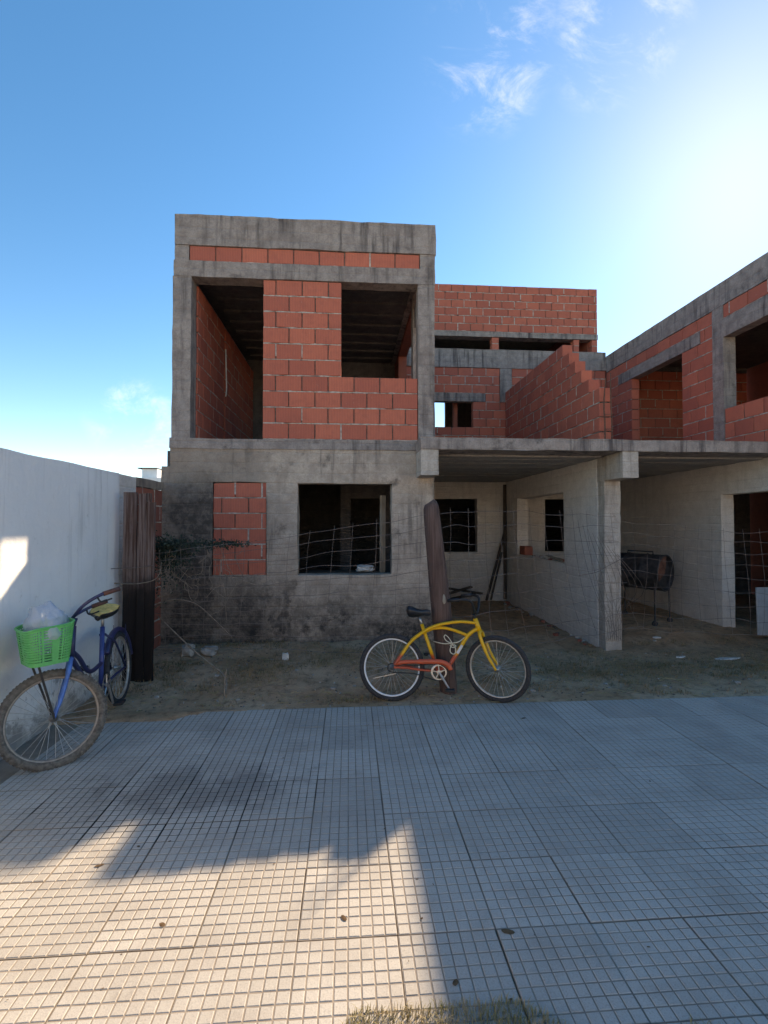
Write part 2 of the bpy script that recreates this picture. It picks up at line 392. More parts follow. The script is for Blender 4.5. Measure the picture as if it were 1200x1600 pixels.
# ------------------------------------------------------------------ brickwork
_bc = {}
def brick_obj(parent, axis, u, n, z, wd, dp, h, mat, jit=.0025, name='brick'):
    var = random.randrange(5); key = (axis, round(wd, 2), round(dp, 3), round(h, 3), mat, var)
    if key not in _bc:
        mb = MB(); sx, sy = (wd, dp) if axis == 'Y' else (dp, wd); mb.cbox(sx, sy, h, .004)
        for cn in random.sample(range(8), (0, 0, 1, 1, 2)[var]):      # a broken corner
            ctr = Vector((0, 0, 0)); d_ = random.uniform(.003, .009)
            for q_ in range(3):
                v_ = mb.v[cn * 3 + q_]; mb.v[cn * 3 + q_] = Vector([c_ - math.copysign(d_ if t_ != q_ else d_ * .3, c_) for t_, c_ in enumerate(v_)])
        _bc[key] = mb.mesh('brick', M[mat])
    o = bpy.data.objects.new(name, _bc[key]); C.objects.link(o); o.parent = parent
    j = random.uniform(-jit, jit)
    p = Vector((u, n + j, z)) if axis == 'Y' else Vector((n + j, u, z))
    base = Vector(parent.location) + (Vector(parent.parent.location) if parent.parent else Vector((0, 0, 0)))
    o.location = p - base + Vector((0, 0, random.uniform(-.0015, .0015)))
    a = random.uniform(-.35, .35)
    o.rotation_euler = (0, R(a), 0) if axis == 'Y' else (R(a), 0, 0)
    return o
def brickwork(parent, axis, face, thick, u0, u1, z0, ch, nc, L, holes=(), mat='brick', phase=0., rows=None, both=False, mname='mortar', gap=.014, plug=.18):
    """face = visible side (towards -Y for axis Y; towards the sign of -thick for axis X). bricks as single objects, joints recessed."""
    sg = 1 if thick > 0 else -1; t = abs(thick)
    mo = MB(); cells = []
    for c in range(nc):
        za, zb = z0 + c * ch, z0 + (c + 1) * ch; zc = (za + zb) / 2
        a0, a1 = rows(c) if rows else (u0, u1)
        iv = [(a0, a1)]
        for h in holes:
            if h[2] < zc < h[3]:
                nv = []
                for p, q in iv:
                    if h[1] <= p or h[0] >= q: nv.append((p, q)); continue
                    if h[0] > p: nv.append((p, h[0]))
                    if h[1] < q: nv.append((h[1], q))
                iv = nv
        for p, q in iv:
            e = [p]; off = u0 + phase + (L / 2 if c % 2 else 0); k = math.floor((p - off) / L)
            while True:
                k += 1; x = off + k * L
                if x >= q: break
                if x - p > .05 and q - x > .05: e.append(x)
            e.append(q)
            for i, (x0, x1) in enumerate(zip(e, e[1:])):
                brick_obj(parent, axis, (x0 + x1) / 2, face + sg * t / 2, zc, x1 - x0 - gap, t, ch - gap, mat)
                if i and random.random() < plug:      # filled head joint
                    w2 = gap * .7; d0 = random.uniform(-.001, .006)
                    n0, n1 = sorted((face + sg * d0, face + sg * (t - .01))); zz = za + random.uniform(0, ch * .3)
                    if axis == 'Y': mo.box(x0 - w2, x0 + w2, n0, n1, zz, zb)
                    else: mo.box(n0, n1, x0 - w2, x0 + w2, zz, zb)
            cells.append((p, q, za, zb))
    for p, q, za, zb in cells:                           # recessed core that fills the joints
        n0, n1 = sorted((face + sg * .016, face + sg * (t - .016)))
        if axis == 'Y': mo.box(p + .02, q - .02, n0, n1, za - .001, zb - .004, mi=1)
        else: mo.box(n0, n1, p + .02, q - .02, za - .001, zb - .004, mi=1)
        # bed joint: ragged bead of mortar between the courses
        for side in ((0, 1) if both else (0,)):
            n = max(2, int((q - p) / .05)); b = len(mo.v)
            for i in range(n + 1):
                x = p + .008 + (q - p - .016) * i / n
                d = noise.noise(Vector((x * 9, za * 31, side * 5 + face))) * .011 - .0035 + .004 * noise.noise(Vector((x * 40, za * 9, 1)))
                hh = gap * (.78 + 1.1 * noise.noise(Vector((x * 14, za * 17, 3.3))))
                nf = (face - sg * d) if side == 0 else (face + sg * (t + d)); nb = face + sg * (.03 if side == 0 else t - .03)
                for nn, zz in ((nb, za - hh), (nf, za - hh * .6), (nf, za + hh * .6), (nb, za + hh)):
                    mo.v.append(Vector((x, nn, zz)) if axis == 'Y' else Vector((nn, x, zz)))
            for i in range(n):
                for r_ in range(3):
                    a = b + i * 4 + r_; mo.f.append((a, a + 1, a + 5, a + 4)); mo.m.append(0)
    return mo.build(mname, [M['mortar'], M['mortar_dark']], parent)

# ------------------------------------------------------------------ setting: ground, pavement, yard
def sm(a, b, x):
    t = max(0, min(1, (x - a) / (b - a))); return t * t * (3 - 2 * t)
TS = .386; TX0, TY0 = .19, 3.046; EDGE = TY0 + 3 * TS
def gz(x, y):
    t = sm(4.2, 6.0, y)
    tgt = .055 + (-.12 - .055) * sm(.7, 2.6, x); tgt = tgt + (0.0 - tgt) * sm(3.7, 4.8, x) * sm(6.2, 7.2, y) ; tgt = tgt + (-.02 - tgt) * sm(6.6, 8.0, y) * sm(3.0, .9, x)
    z = -.012 + (tgt + .012) * t
    if x < 1.1: z += .045 * math.exp(-((y - 6.1) / .28) ** 2) * (.5 + .8 * noise.noise(Vector((x * 2, 1, 5))))
    z += (.022 * noise.noise(Vector((x * 2.4, y * 2.4, 0))) + .015 * noise.noise(Vector((x * 7, y * 7, 2))) + .008 * noise.noise(Vector((x * 21, y * 21, 4)))) * sm(4.15, 4.7, y)
    e = EDGE - .012 - .20 * sm(-.75, -1.75, x + .25 * noise.noise(Vector((x * 3, y * 3, 9)))) + .05 * noise.noise(Vector((x * 6, 0, 7))) * sm(-.3, -.8, x)
    if y < EDGE + .03:
        z = -.03 if y < e else (.006 + .003 * noise.noise(Vector((x * 12, y * 12, 1))) if x < -.7 else -.004)
    return z
mb = MB(); mb.box(-900, 900, -900, 900, -.6, -.22); tag(mb.top('ground', M['ground_far'], (0, 0, -.22)), kind='structure')
mb = MB(); xs = [-2.36 + i * .055 for i in range(208)]; ys = [3.86 + i * .055 for i in range(183)]
for y in ys:
    for x in xs: mb.v.append(Vector((x, y, gz(x, y))))
nx = len(xs)
for j in range(len(ys) - 1):
    for i in range(nx - 1):
        a = j * nx + i; mb.f.append((a, a + 1, a + nx + 1, a + nx)); mb.m.append(0)
tag(mb.top('yard_ground', M['earth'], (0, 5, 0), smooth=True), kind='structure')
mb = MB(); mb.box(-30, 30, -2.6, 1.13, -.2, -.02); tag(mb.top('verge', M['earth'], (0, 0, -.02)), kind='structure')
mb = MB(); mb.box(-60, 60, -12, -2.62, -.21, -.13); tag(mb.top('street', M['asphalt'], (0, -6, -.13)), kind='structure')
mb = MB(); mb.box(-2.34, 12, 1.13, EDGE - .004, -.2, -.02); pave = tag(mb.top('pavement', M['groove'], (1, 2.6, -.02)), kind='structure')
tmesh = []
for v in range(5):
    rs = random.Random(v); mb = MB(); h = TS / 2 - .0011; mb.box(-h, h, -h, h, -.02, -.0022, mi=1); p = (TS - .0022) / 8
    for i in range(8):
        for j in range(8):
            cx, cy = -h + p * (i + .5), -h + p * (j + .5); a = p / 2 - .0024; b = a - .0020; b0 = len(mb.v); dz = rs.uniform(-.0006, .0004)
            for q, z in ((a, -.0023), (b, dz)):
                for sx, sy in ((-1, -1), (1, -1), (1, 1), (-1, 1)):
                    mb.v.append(Vector((cx + sx * q + rs.uniform(-.0005, .0005), cy + sy * q + rs.uniform(-.0005, .0005), z)))
            mb.f.append((b0 + 4, b0 + 5, b0 + 6, b0 + 7)); mb.m.append(0)
            for k in range(4): mb.f.append((b0 + k, b0 + (k + 1) % 4, b0 + 4 + (k + 1) % 4, b0 + 4 + k)); mb.m.append(0)
    tmesh.append(mb.mesh('tile', [M['tile'], M['groove']]))
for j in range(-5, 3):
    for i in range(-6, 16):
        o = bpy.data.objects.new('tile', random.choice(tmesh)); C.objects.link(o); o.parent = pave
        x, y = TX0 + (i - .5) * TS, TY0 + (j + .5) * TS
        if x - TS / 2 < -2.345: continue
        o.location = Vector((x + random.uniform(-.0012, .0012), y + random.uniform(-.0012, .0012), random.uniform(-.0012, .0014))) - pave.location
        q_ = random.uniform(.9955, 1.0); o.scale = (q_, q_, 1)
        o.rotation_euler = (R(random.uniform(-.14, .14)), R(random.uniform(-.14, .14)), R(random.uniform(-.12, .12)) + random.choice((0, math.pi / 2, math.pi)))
for o in [o for o in bpy.data.objects if o.name.startswith('tile') and not o.parent]: bpy.data.objects.remove(o)
# narrow cut strip of pavement along the white wall
strip = MB(); x1 = TX0 - 6 * TS - .003; p = .0477
if x1 + 2.345 > .02:
    strip.box(-2.345, x1, 1.13, EDGE - .006, -.02, -.0045, mi=1)
    strip.build('cut_tile', [M['tile'], M['groove']], pave)

# pale house row added unseen behind the camera to bounce warm sunlight back
OR = bpy.data.objects.new('bounce_frontage', None); C.objects.link(OR); OR.location = (0, -13, 0); tag(OR, kind='structure')
for i, (x0, x1, h, m_) in enumerate(((-26, -15.5, 3.4, 'render_cream'), (-15, -6, 5.9, 'render_white'), (-5.6, 3.5, 3.6, 'render_cream'), (4, 13, 5.6, 'render_sand'), (13.5, 25, 3.5, 'render_white'))):
    hw = (x1 - x0); hs_ = [(x0 + hw * .12, x0 + hw * .30, .9, 2.1), (x0 + hw * .42, x0 + hw * .52, -.2, 2.1), (x0 + hw * .66, x0 + hw * .86, .9, 2.1)]
    if h > 5: hs_ += [(a, b, 3.7, 4.9) for a, b, c_, d_ in hs_ if c_ > 0]
    MB().panel('Y', -13, -.2, x0, x1, -.2, h, holes=hs_, step=3).build('bounce_facade', M[m_], OR)
    mb = MB(); mb.box(x0, x1, -20, -13.4, -.2, h - .3); mb.build('bounce_house_body', M['room_shade'], OR)

# ------------------------------------------------------------------ left house
YF = 6.23
def side_upper(P, X, sg, detail=True):
    """upper storey side wall (both houses share the layout); sg=+1: body lies towards +X"""
    t = .16 * sg
    f = lambda d: X + sg * d
    MB().panel('X', f(-.008), .25 * sg, (YF + .22) if sg < 0 else 4.9, 10.28, 4.945, 5.31, amp=.006).build('roof_beam', M['concrete'], P)
    MB().panel('X', f(-.004), .2 * sg, 6.93, 7.15, 2.645, 4.944, amp=.006).build('column', M['concrete'], P)
    w0 = 6.452 if sg < 0 else 5.122
    MB().panel('X', f(-.002), .18 * sg, w0, 6.93, 4.45, 4.735).build('lintel', M['concrete'], P)
    if detail:
        MB().panel('X', f(-.003), .18 * sg, 7.42, 9.82, 4.526, 4.734).build('lintel', M['concrete'], P)
        brickwork(P, 'X', X, t, 7.152, 10.27, 2.64, .2095, 11, .337, holes=[(7.86, 9.33, 2.6, 4.52), (7.42, 9.82, 4.53, 4.73)], both=True)
        brickwork(P, 'X', X, t, w0, 6.928, 4.735, .2095, 1, .337)
        brickwork(P, 'X', X, t, w0, 6.928, 2.64, .2333, 3, .337, both=True, phase=.1)
    else:
        MB().panel('X', X, t, 7.152, 10.27, 2.64, 4.944, holes=[(7.16, 9.33, 2.6, 4.86)]).build('brick_panel', M['brick_old'], P)
        MB().panel('X', X, t, w0, 6.928, 4.737, 4.943).build('brick_panel', M['brick_old'], P)
        MB().panel('X', X, t, w0, 6.928, 2.64, 3.34).build('brick_panel', M['brick_old'], P)

H1 = thing('unfinished_house', (-.6, YF, 0), 'unfinished two-storey house of grey concrete and red brick with empty windows, left of the porch', 'house')
MB().panel('Y', YF, .2, -2.37, 1.11, -.25, 2.535, holes=[(-.666, .549, .922, 2.102), (-1.736, -1.057, .922, 2.112), (-2.4, -2.262, 2.31, 2.6)], step=.11, amp=.009).build('wall', M['stucco_old'], H1)['label'] = 'mould-stained plastered ground floor wall'
MB().panel('Y', YF - .014, .2, -2.268, 1.112, 2.537, 2.668, step=.1, amp=.010).build('floor_beam', M['concrete'], H1)
MB().panel('Y', YF, .22, -2.25, -2.02, 2.67, 4.74, step=.12, amp=.007).build('column', M['concrete'], H1)
MB().panel('Y', YF, .22, .90, 1.12, 2.67, 4.74, step=.12, amp=.007).build('column', M['concrete'], H1)
MB().panel('Y', YF - .006, .22, -2.235, 1.128, 4.742, 4.944, step=.12, amp=.007).build('lintel_beam', M['concrete'], H1)
MB().panel('Y', YF, .2, -2.225, -2.052, 4.946, 5.144, step=.1, amp=.006).build('column_stub', M['concrete'], H1)
MB().panel('Y', YF, .2, .927, 1.125, 4.946, 5.144, step=.1, amp=.006).build('column_stub', M['concrete'], H1)
MB().panel('Y', YF - .012, .2, -2.222, 1.136, 5.146, 5.535, step=.1, amp=.012).build('parapet_beam', M['concrete'], H1)
brickwork(H1, 'Y', YF + .006, .14, -2.05, .925, 4.945, .2, 1, .3306)
brickwork(H1, 'Y', YF + .008, .14, -1.12, .898, 2.67, .207, 10, .337, holes=[(-.104, 1.0, 3.49, 4.8)], phase=-.002)
brickwork(H1, 'Y', YF + .012, .14, -1.734, -1.059, .923, .198, 6, .337, phase=.11, plug=.6)
# interior of the upper room
for a, b in ((6.46, 7.80), (7.88, 10.12)):
    brickwork(H1, 'X', -2.005, -.15, a, b, 2.67, .207, 10, .337, phase=.09, plug=.7, mat='brick')
MB().panel('X', -2.05, -.12, 7.80, 7.88, 2.67, 4.74).build('chase', M['mortar_dark'], H1)
MB().tube(catmull([(-1.985, 7.83, 3.62), (-1.975, 7.84, 3.75), (-1.985, 7.84, 4.1), (-1.99, 7.83, 4.38)]), .011).build('conduit', M['litter'], H1, smooth=True)
MB().panel('X', -2.17, -.06, 6.45, 10.28, 2.56, 5.14).build('wall', M['stucco_int'], H1)
MB().panel('X', -2.2, -.17, 6.43, 10.28, -.25, 2.53).build('wall', M['room_shade'], H1)
MB().panel('Y', 10.125, .155, -2.165, 1.10, 2.66, 4.989).build('wall', M['room_shade'], H1)
MB().panel('Y', 10.12, .16, -2.16, 1.10, -.25, 2.455).build('wall', M['room_shade'], H1)
mb = MB(); mb.box(-2.16, 1.1, 6.44, 10.285, 4.992, 5.14); mb.build('roof_slab', M['room_shade'], H1)
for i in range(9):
    mb = MB(); y = 6.5 + i * .41; mb.box(-2.0, .94, y, y + .11, 4.955, 4.989); mb.build('joist', M['room_shade'], H1)
mb = MB(); mb.box(-2.19, 1.1, 6.44, 10.11, 2.46, 2.66); mb.build('floor_slab', M['room_shade'], H1)
side_upper(H1, 1.12, -1, detail=False)
MB().panel('X', 1.11, -.17, 6.432, 10.28, -.25, 2.45).build('wall', M['stucco'], H1)
MB().panel('Y', 8.1, .14, -.15, .94, -.2, 2.45, holes=[(.02, .62, -.3, 2.0)]).build('partition', M['room_shade'], H1)

# ------------------------------------------------------------------ right house (mirror image, its front is out of frame)
X2 = 5.73
H2 = thing('unfinished_house', (7.3, 4.9, 0), 'unfinished brick and concrete house at the right edge with a side doorway', 'house')
YF2 = 4.9
side_upper(H2, X2, 1)
MB().panel('X', X2 - .004, .2, YF2, YF2 + .22, 2.645, 4.944, amp=.006).build('column', M['concrete'], H2)
MB().panel('X', X2, .2, YF2, 10.28, -.3, 2.485, holes=[(5.75, 7.02, -.4, 2.03)], amp=.008).build('wall', M['stucco'], H2)['label'] = 'grey plastered ground floor wall with a dark doorway'
mx = lambda x: 6.85 - x
MB().panel('Y', YF2, .2, mx(.90) + .04, mx(-2.37), -.25, 2.485, holes=[(mx(.549), mx(-.666), .922, 2.102)]).build('wall', M['stucco_old'], H2)
MB().panel('Y', YF2 - .01, .2, X2 + .25, mx(-2.24), 4.742, 5.535, holes=()).build('parapet_beam', M['concrete'], H2)
MB().panel('Y', YF2, .2, mx(.9) - .02, mx(-1.12), 2.66, 4.74, holes=[(mx(.85), mx(-.104), 3.49, 4.8)]).build('brick_panel', M['brick'], H2)
MB().panel('Y', YF2, .22, mx(-2.02), mx(-2.25), 2.67, 4.74).build('column', M['concrete'], H2)
MB().panel('X', mx(-2.1), .15, YF2 + .23, 10.28, -.25, 5.1).build('wall', M['brick_old'], H2)
mb = MB(); mb.box(X2 + .25, mx(-2.09), YF2 + .21, 10.28, 5.05, 5.2); mb.build('roof_slab', M['room_shade'], H2)
mb = MB(); mb.box(X2 + .21, mx(-2.09), YF2 + .21, 10.28, 2.5, 2.64); mb.build('floor_slab', M['room_shade'], H2)
brickwork(H2, 'Y', 10.1, .14, X2 + .17, 8.9, 2.64, .2095, 11, .337, plug=.6)
MB().panel('Y', 10.08, .18, X2 + .21, 8.9, -.25, 2.495).build('wall', M['room_shade'], H2)
MB().panel('Y', 10.1, .14, X2 + .25, 8.9, 4.95, 5.049).build('wall', M['room_shade'], H2)

# ------------------------------------------------------------------ porch slab between the houses
SL = thing('porch_slab', (3.4, 5.76, 2.49), 'thin grey concrete floor slab roofing the porch between both houses', 'slab')
MB().panel('Y', 5.76, .45, .863, 5.72, 2.49, 2.635, step=.12, amp=.008).build('slab_edge', M['concrete'], SL)
mb = MB(); mb.box(1.125, 5.72, 6.212, 10.28, 2.50, 2.632); mb.build('slab', M['concrete'], SL)
MB().panel('Y', 5.772, .437, .866, 1.085, 2.18, 2.489, step=.06, amp=.008).build('beam_end', M['worn'], SL)
MB().panel('Y', 5.772, .45, 3.415, 3.622, 2.158, 2.489, step=.06, amp=.008).build('beam_end', M['worn'], SL)
for a, b in ((1.13, 3.405), (3.645, 5.72)):
    for i in range(17):
        y = 6.25 + i * .236; mb = MB(); mb.box(a, b, y, y + .222, 2.476 + random.uniform(-.008, .004), 2.499); mb.build('formwork_board', M['stucco_int'], SL)

# ------------------------------------------------------------------ dividing wall with the stepped brick top
DW = thing('dividing_wall', (3.5, 8, 0), 'wall between the two porches, plastered below, stepped red brick above the slab', 'wall')
XM = 3.41
MB().panel('X', XM, .23, 6.40, 10.28, -.35, 2.475, holes=[(7.43, 9.57, .95, 2.08)], step=.13, amp=.008).build('wall', M['stucco'], DW)
MB().panel('Y', YF, .168, XM + .012, 3.646, -.35, 2.156, step=.09, amp=.008).build('pillar', M['worn'], DW)['label'] = 'pale square concrete pillar'
MB().panel('Y', 6.21, .19, XM + .002, 3.64, 2.158, 2.476, step=.09).build('pillar_head', M['worn'], DW)
st = [6.30] * 4 + [6.59, 6.80, 7.0, 7.2, 7.42]
brickwork(DW, 'X', XM, .165, 6.30, 10.27, 2.64, .2017, 9, .337, rows=lambda c: (st[c], 10.27), both=True, plug=.8)
for i, (x, y, h) in enumerate(((3.44, 6.22, .92), (3.53, 6.21, .98), (3.455, 6.27, .8), (3.55, 6.26, .88))):
    MB().tube(catmull([(x, y, 2.6), (x + .004, y, 2.9), (x - .006, y + .004, 3.2), (x + .012 * (-1) ** i, y, 2.635 + h)]), .006, 6).build('rebar', M['rebar'], DW, smooth=True)
for z in (2.85, 3.05): MB().tube([(3.43, 6.205, z), (3.56, 6.2, z + .01), (3.565, 6.28, z)], .004, 6).build('rebar_tie', M['rebar'], DW)
# ------------------------------------------------------------------ rear block
RB = thing('rear_block', (3.4, 10.4, 0), 'tall plain red brick block rising behind the porch against the sky', 'building')
MB().panel('Y', 10.3, .2, 1.12, 5.725, -.3, 2.476, holes=[(1.85, 2.78, .95, 2.11), (4.3, 5.1, .95, 2.11)], amp=.008).build('wall', M['stucco'], RB)
brickwork(RB, 'Y', 10.3, .15, 1.13, 5.715, 2.56, .187, 13, .31, holes=[(1.3, 2.69, 3.68, 4.24), (1.55, 2.98, 4.24, 4.43), (3.30, 3.57, 4.2, 5.2)], plug=.5)
MB().panel('Y', 10.285, .17, 3.302, 3.568, 4.242, 4.985).build('column', M['concrete'], RB)
for i in range(4):
    a = 1.552 + i * .357; MB().panel('Y', 10.29, .16, a, a + .352, 4.244, 4.428, step=.1).build('lintel_block', M['concrete'], RB)
MB().panel('Y', 10.282, .24, .9, 5.722, 4.992, 5.398, amp=.009).build('ring_beam', M['concrete'], RB)
MB().panel('Y', 10.29, .22, .9, 5.542, 5.682, 5.798, amp=.007).build('ring_beam', M['concrete'], RB)
for a, b in ((3.12, 3.29), (4.98, 5.12), (5.40, 5.54)):
    brickwork(RB, 'Y', 10.3, .16, a, b, 5.40, .14, 2, .34)
brickwork(RB, 'Y', 10.3, .16, .9, 5.54, 5.80, .1722, 6, .283, plug=.4, phase=.05)
MB().panel('X', 5.535, -.14, 10.48, 13.5, 5.40, 6.83).build('side_wall', M['brick_old'], RB)
MB().panel('X', .92, .14, 10.52, 13.5, -.3, 6.83).build('side_wall', M['room_shade'], RB)
MB().panel('X', 5.72, -.14, 10.56, 13.5, -.3, 5.39).build('side_wall', M['room_shade'], RB)
MB().panel('Y', 13.52, .15, .9, 5.72, -.3, 6.83, holes=[(1.35, 2.74, 3.55, 5.1)]).build('rear_wall', M['room_shade'], RB)
MB().panel('Y', 10.3, .2, 5.727, 6.1, -.3, 5.3).build('wall', M['brick_old'], RB)
mb = MB(); mb.box(1.08, 5.38, 10.53, 13.5, 6.3, 6.45); mb.build('roof_slab', M['stucco_int'], RB)
mb = MB(); mb.box(1.08, 5.56, 10.56, 13.5, 5.27, 5.385); mb.build('floor_slab', M['stucco_int'], RB)
mb = MB(); mb.box(1.08, 5.56, 10.52, 13.5, 2.48, 2.62); mb.build('floor_slab', M['stucco_int'], RB)
mb = MB(); mb.box(2.33, 2.42, 10.6, 10.72, 2.63, 5.0); mb.build('door_post', M['brick_old'], RB)

# ------------------------------------------------------------------ boundary walls on the left
mb = MB().panel('X', -2.35, -.15, -2.4, 5.095, -.2, 2.1, step=.2, amp=.008)
tag(mb.top('boundary_wall', M['white'], (-2.42, 1.3, 0)), 'long white painted boundary wall along the left edge behind the blue bicycle', 'wall')
BW = thing('boundary_wall', (-2.42, 5.6, 0), 'old red brick boundary wall behind the dark planks, joining the white wall', 'wall')
MB().panel('X', -2.352, -.15, 5.10, 5.48, -.2, 2.095, amp=.005).build('plaster_end', M['stucco'], BW)
brickwork(BW, 'X', -2.35, -.14, 5.482, 6.222, 0.0, .2, 10, .337, mat='brick_old', plug=.8)
MB().panel('X', -2.345, -.16, 5.482, 6.222, 2.002, 2.1, amp=.006).build('coping', M['stucco_old'], BW)
FH = thing('distant_house', (-12.2, 30, 0), 'small white house top peeping over the far end of the boundary wall', 'house')
mb = MB(); mb.box(-15, -11.2, 29.9, 36, -.25, 4.3); mb.build('wall', M['white_plain'], FH)
mb = MB(); mb.box(-12.62, -11.72, 30.2, 31.4, 4.3, 4.86); mb.build('tank_housing', M['white_plain'], FH)
mb = MB(); mb.box(-12.85, -11.7, 30.1, 31.5, 4.86, 4.92); mb.build('roof', M['rust_drum'], FH)

# ------------------------------------------------------------------ bicycles
def wheel(root, hub, r, tw, mt, rimm, mat=None, nsp=32, knob=False, rimw=.012, dark=True):
    """wheel part = rim; tyre, spokes and hub are its sub-parts. mat: steering transform of the front end"""
    T = (mat or Matrix()) @ Matrix.Translation(hub)
    ri = r - tw * 1.75
    rim = MB().lathe([(ri + .004, -rimw), (ri - .012, -rimw * .8), (ri - .016, 0), (ri - .012, rimw * .8), (ri + .004, rimw)], 64, T, closed=True).build('wheel', M[rimm], root, world=False, smooth=True)
    prof = [(r - tw + tw * math.cos(a) * 1.0, tw * .95 * math.sin(a)) for a in [2 * math.pi * k / 12 for k in range(12)]]
    ty = MB().lathe(prof, 64, T, closed=True)
    if knob:
        for k in range(84):
            for sd in (-1, 0, 1):
                a = 2 * math.pi * (k + (.5 if sd else 0)) / 84
                m4 = T @ Matrix.Rotation(-a, 4, 'Y') @ Matrix.Translation((r - (.001 if sd == 0 else .006), sd * tw * .62, 0))
                ty.box(-.004, .004, -.006, .006, -.006, .006, mat=m4)
    ty.build('tyre', M[mt], rim, world=False, smooth=not knob)
    sp = MB()
    for k in range(nsp):
        a = 2 * math.pi * k / nsp; sd = 1 if k % 2 else -1; b = a + (.55 if (k // 2) % 2 else -.55)
        sp.tube([T @ Vector((.022 * math.cos(b), sd * .028, .022 * math.sin(b))), T @ Vector(((ri - .01) * math.cos(a), 0, (ri - .01) * math.sin(a)))], .0015, 5, caps=False)
    sp.build('spokes', M['spoke'], rim, world=False)
    MB().lathe([(.006, -.058), (.006, -.04), (.026, -.036), (.026, -.028), (.014, -.024), (.014, .024), (.026, .028), (.026, .036), (.006, .04), (.006, .058)], 16, T).build('hub', M['steel'], rim, world=False, smooth=True)
    return rim
def saddle(root, x, z, L, wd, mats, tilt=0.):
    mb = MB(); n = 18; seg = 14
    T = Matrix.Translation((x, 0, z)) @ Matrix.Rotation(tilt, 4, 'Y')
    for i in range(n):
        t = i / (n - 1); w_ = wd * (.16 + .84 * sm(.92, .30, t)) * (sm(-.06, .12, t) ** .5); h = .085 * (.55 + .45 * sm(.7, .1, t)) * (sm(-.03, .10, t) ** .5) * (1 - .35 * sm(.9, 1, t))
        zc = .012 * math.cos(t * 5) - .018 * sm(.75, 1, t)
        for k in range(seg):
            a = 2 * math.pi * k / seg; c, s_ = math.cos(a), math.sin(a)
            mb.v.append(T @ Vector((-L * .45 + L * t, w_ / 2 * c * (1 if s_ > 0 else .86), zc + (h * .55 * s_ if s_ > 0 else h * .75 * s_))))
    for i in range(n - 1):
        for k in range(seg):
            a = i * seg; c = (i + 1) * seg
            mb.f.append((a + k, a + (k + 1) % seg, c + (k + 1) % seg, c + k)); mb.m.append(0 if math.sin(2 * math.pi * (k + .5) / seg) > .35 else (len(mats) - 1))
    mb.f.append(tuple(range(seg))); mb.f.append(tuple((n - 1) * seg + k for k in range(seg))); mb.m += [len(mats) - 1] * 2
    o = mb.build('saddle', [M[m] for m in mats], root, world=False, smooth=True)
    sp = MB()
    for s_ in (-1, 1):
        sp.tube(catmull([T @ Vector((-L * .34, s_ * wd * .25, -.02)), T @ Vector((-L * .2, s_ * .03, -.05)), T @ Vector((L * .15, s_ * .02, -.045)), T @ Vector((L * .42, s_ * .008, -.025))]), .0045, 6)
    sp.build('saddle_rail', M['black'], o, world=False)
    return o
def crank(root, x, z, ang, ringr, side):
    mb = MB(); T = Matrix.Translation((x, 0, z))
    mb.lathe([(ringr, side * .040), (ringr + .006, side * .043), (ringr, side * .046), (ringr - .012, side * .046), (ringr - .012, side * .040)], 40, T, closed=True)
    for k in range(5):
        a = k * 2 * math.pi / 5 + .4; mb.tube([(x, side * .043, z), (x + ringr * math.cos(a), side * .043, z + ringr * math.sin(a))], .007, 6)
    mb.lathe([(.001, -.055), (.02, -.055), (.02, .055), (.001, .055)], 14, T)
    c = mb.build('chainset', M['steel'], root, world=False, smooth=False)
    for s_ in (1, -1):
        a = ang + (0 if s_ == side else math.pi); e = Vector((x + .165 * math.cos(a), s_ * .072, z + .165 * math.sin(a)))
        MB().tube([(x, s_ * .056, z), e], [.012, .009], 8).build('crank_arm', M['steel'], c, world=False)
        MB().cbox(.085, .075, .024, .006, Matrix.Translation(e + Vector((0, s_ * .048, 0)))).build('pedal', M['black'], c, world=False)
    return c
def bike_root(loc, heading, lean, label):
    o = thing('bicycle', loc, label, 'bicycle', 'parked bicycles'); o.rotation_mode = 'QUATERNION'
    o.rotation_quaternion = (Matrix.Rotation(heading, 4, 'Z') @ Matrix.Rotation(lean, 4, 'X')).to_quaternion(); return o
def steer_mat(ht, hb, ang):
    ax = (Vector(ht) - Vector(hb)).normalized()
    return Matrix.Translation(hb) @ Matrix.Rotation(ang, 4, ax) @ Matrix.Translation(-Vector(hb))

# --- yellow and red cruiser leaning on the post.  local: x forward, z up, y to its left (away from the camera)
WR = .297
A, B_ = Vector((.383, 4.34)), Vector((1.318, 4.235)); hd = math.atan2(B_.y - A.y, B_.x - A.x)
Bk = bike_root((A.x, A.y, gz(A.x, A.y) - .004), hd, R(-9.5), 'yellow and orange-red beach cruiser bicycle leaning on the wooden post')
def q(x, y): return Vector(((x - 222) / 737., 0, (519 - y) / 737. + WR))      # traced frame points, metres in the bicycle's own plane
ht, hb = q(790, 203), q(812, 275)
ST = steer_mat(ht, hb, R(-27))
wheel(Bk, (0, 0, WR), WR, .0235, 'rubber', 'rim_white', rimw=.013)
fh = Vector((.955, 0, WR)); wheel(Bk, fh, WR, .0235, 'rubber', 'rim_steel', ST, rimw=.013)
fr = MB()
for s_ in (-1, 1):      # twin curved tubes from the head back to the rear axle
    fr.tube(catmull([q(785, 226) + Vector((0, s_ * .004, 0)), q(700, 218) + Vector((0, s_ * .012, 0)), q(610, 226) + Vector((0, s_ * .018, 0)), q(520, 246) + Vector((0, s_ * .022, 0)), q(440, 283) + Vector((0, s_ * .028, 0)), q(350, 350) + Vector((0, s_ * .045, 0)), q(295, 425) + Vector((0, s_ * .055, 0)), q(240, 500) + Vector((0, s_ * .058, 0))], 6), .0135, 10)
fr.tube(catmull([q(440, 288), q(500, 265), q(570, 260), q(640, 274), q(725, 305)], 6), .0145, 10)
fr.tube([q(424, 236), q(470, 370), q(520, 520)], .0165, 12)
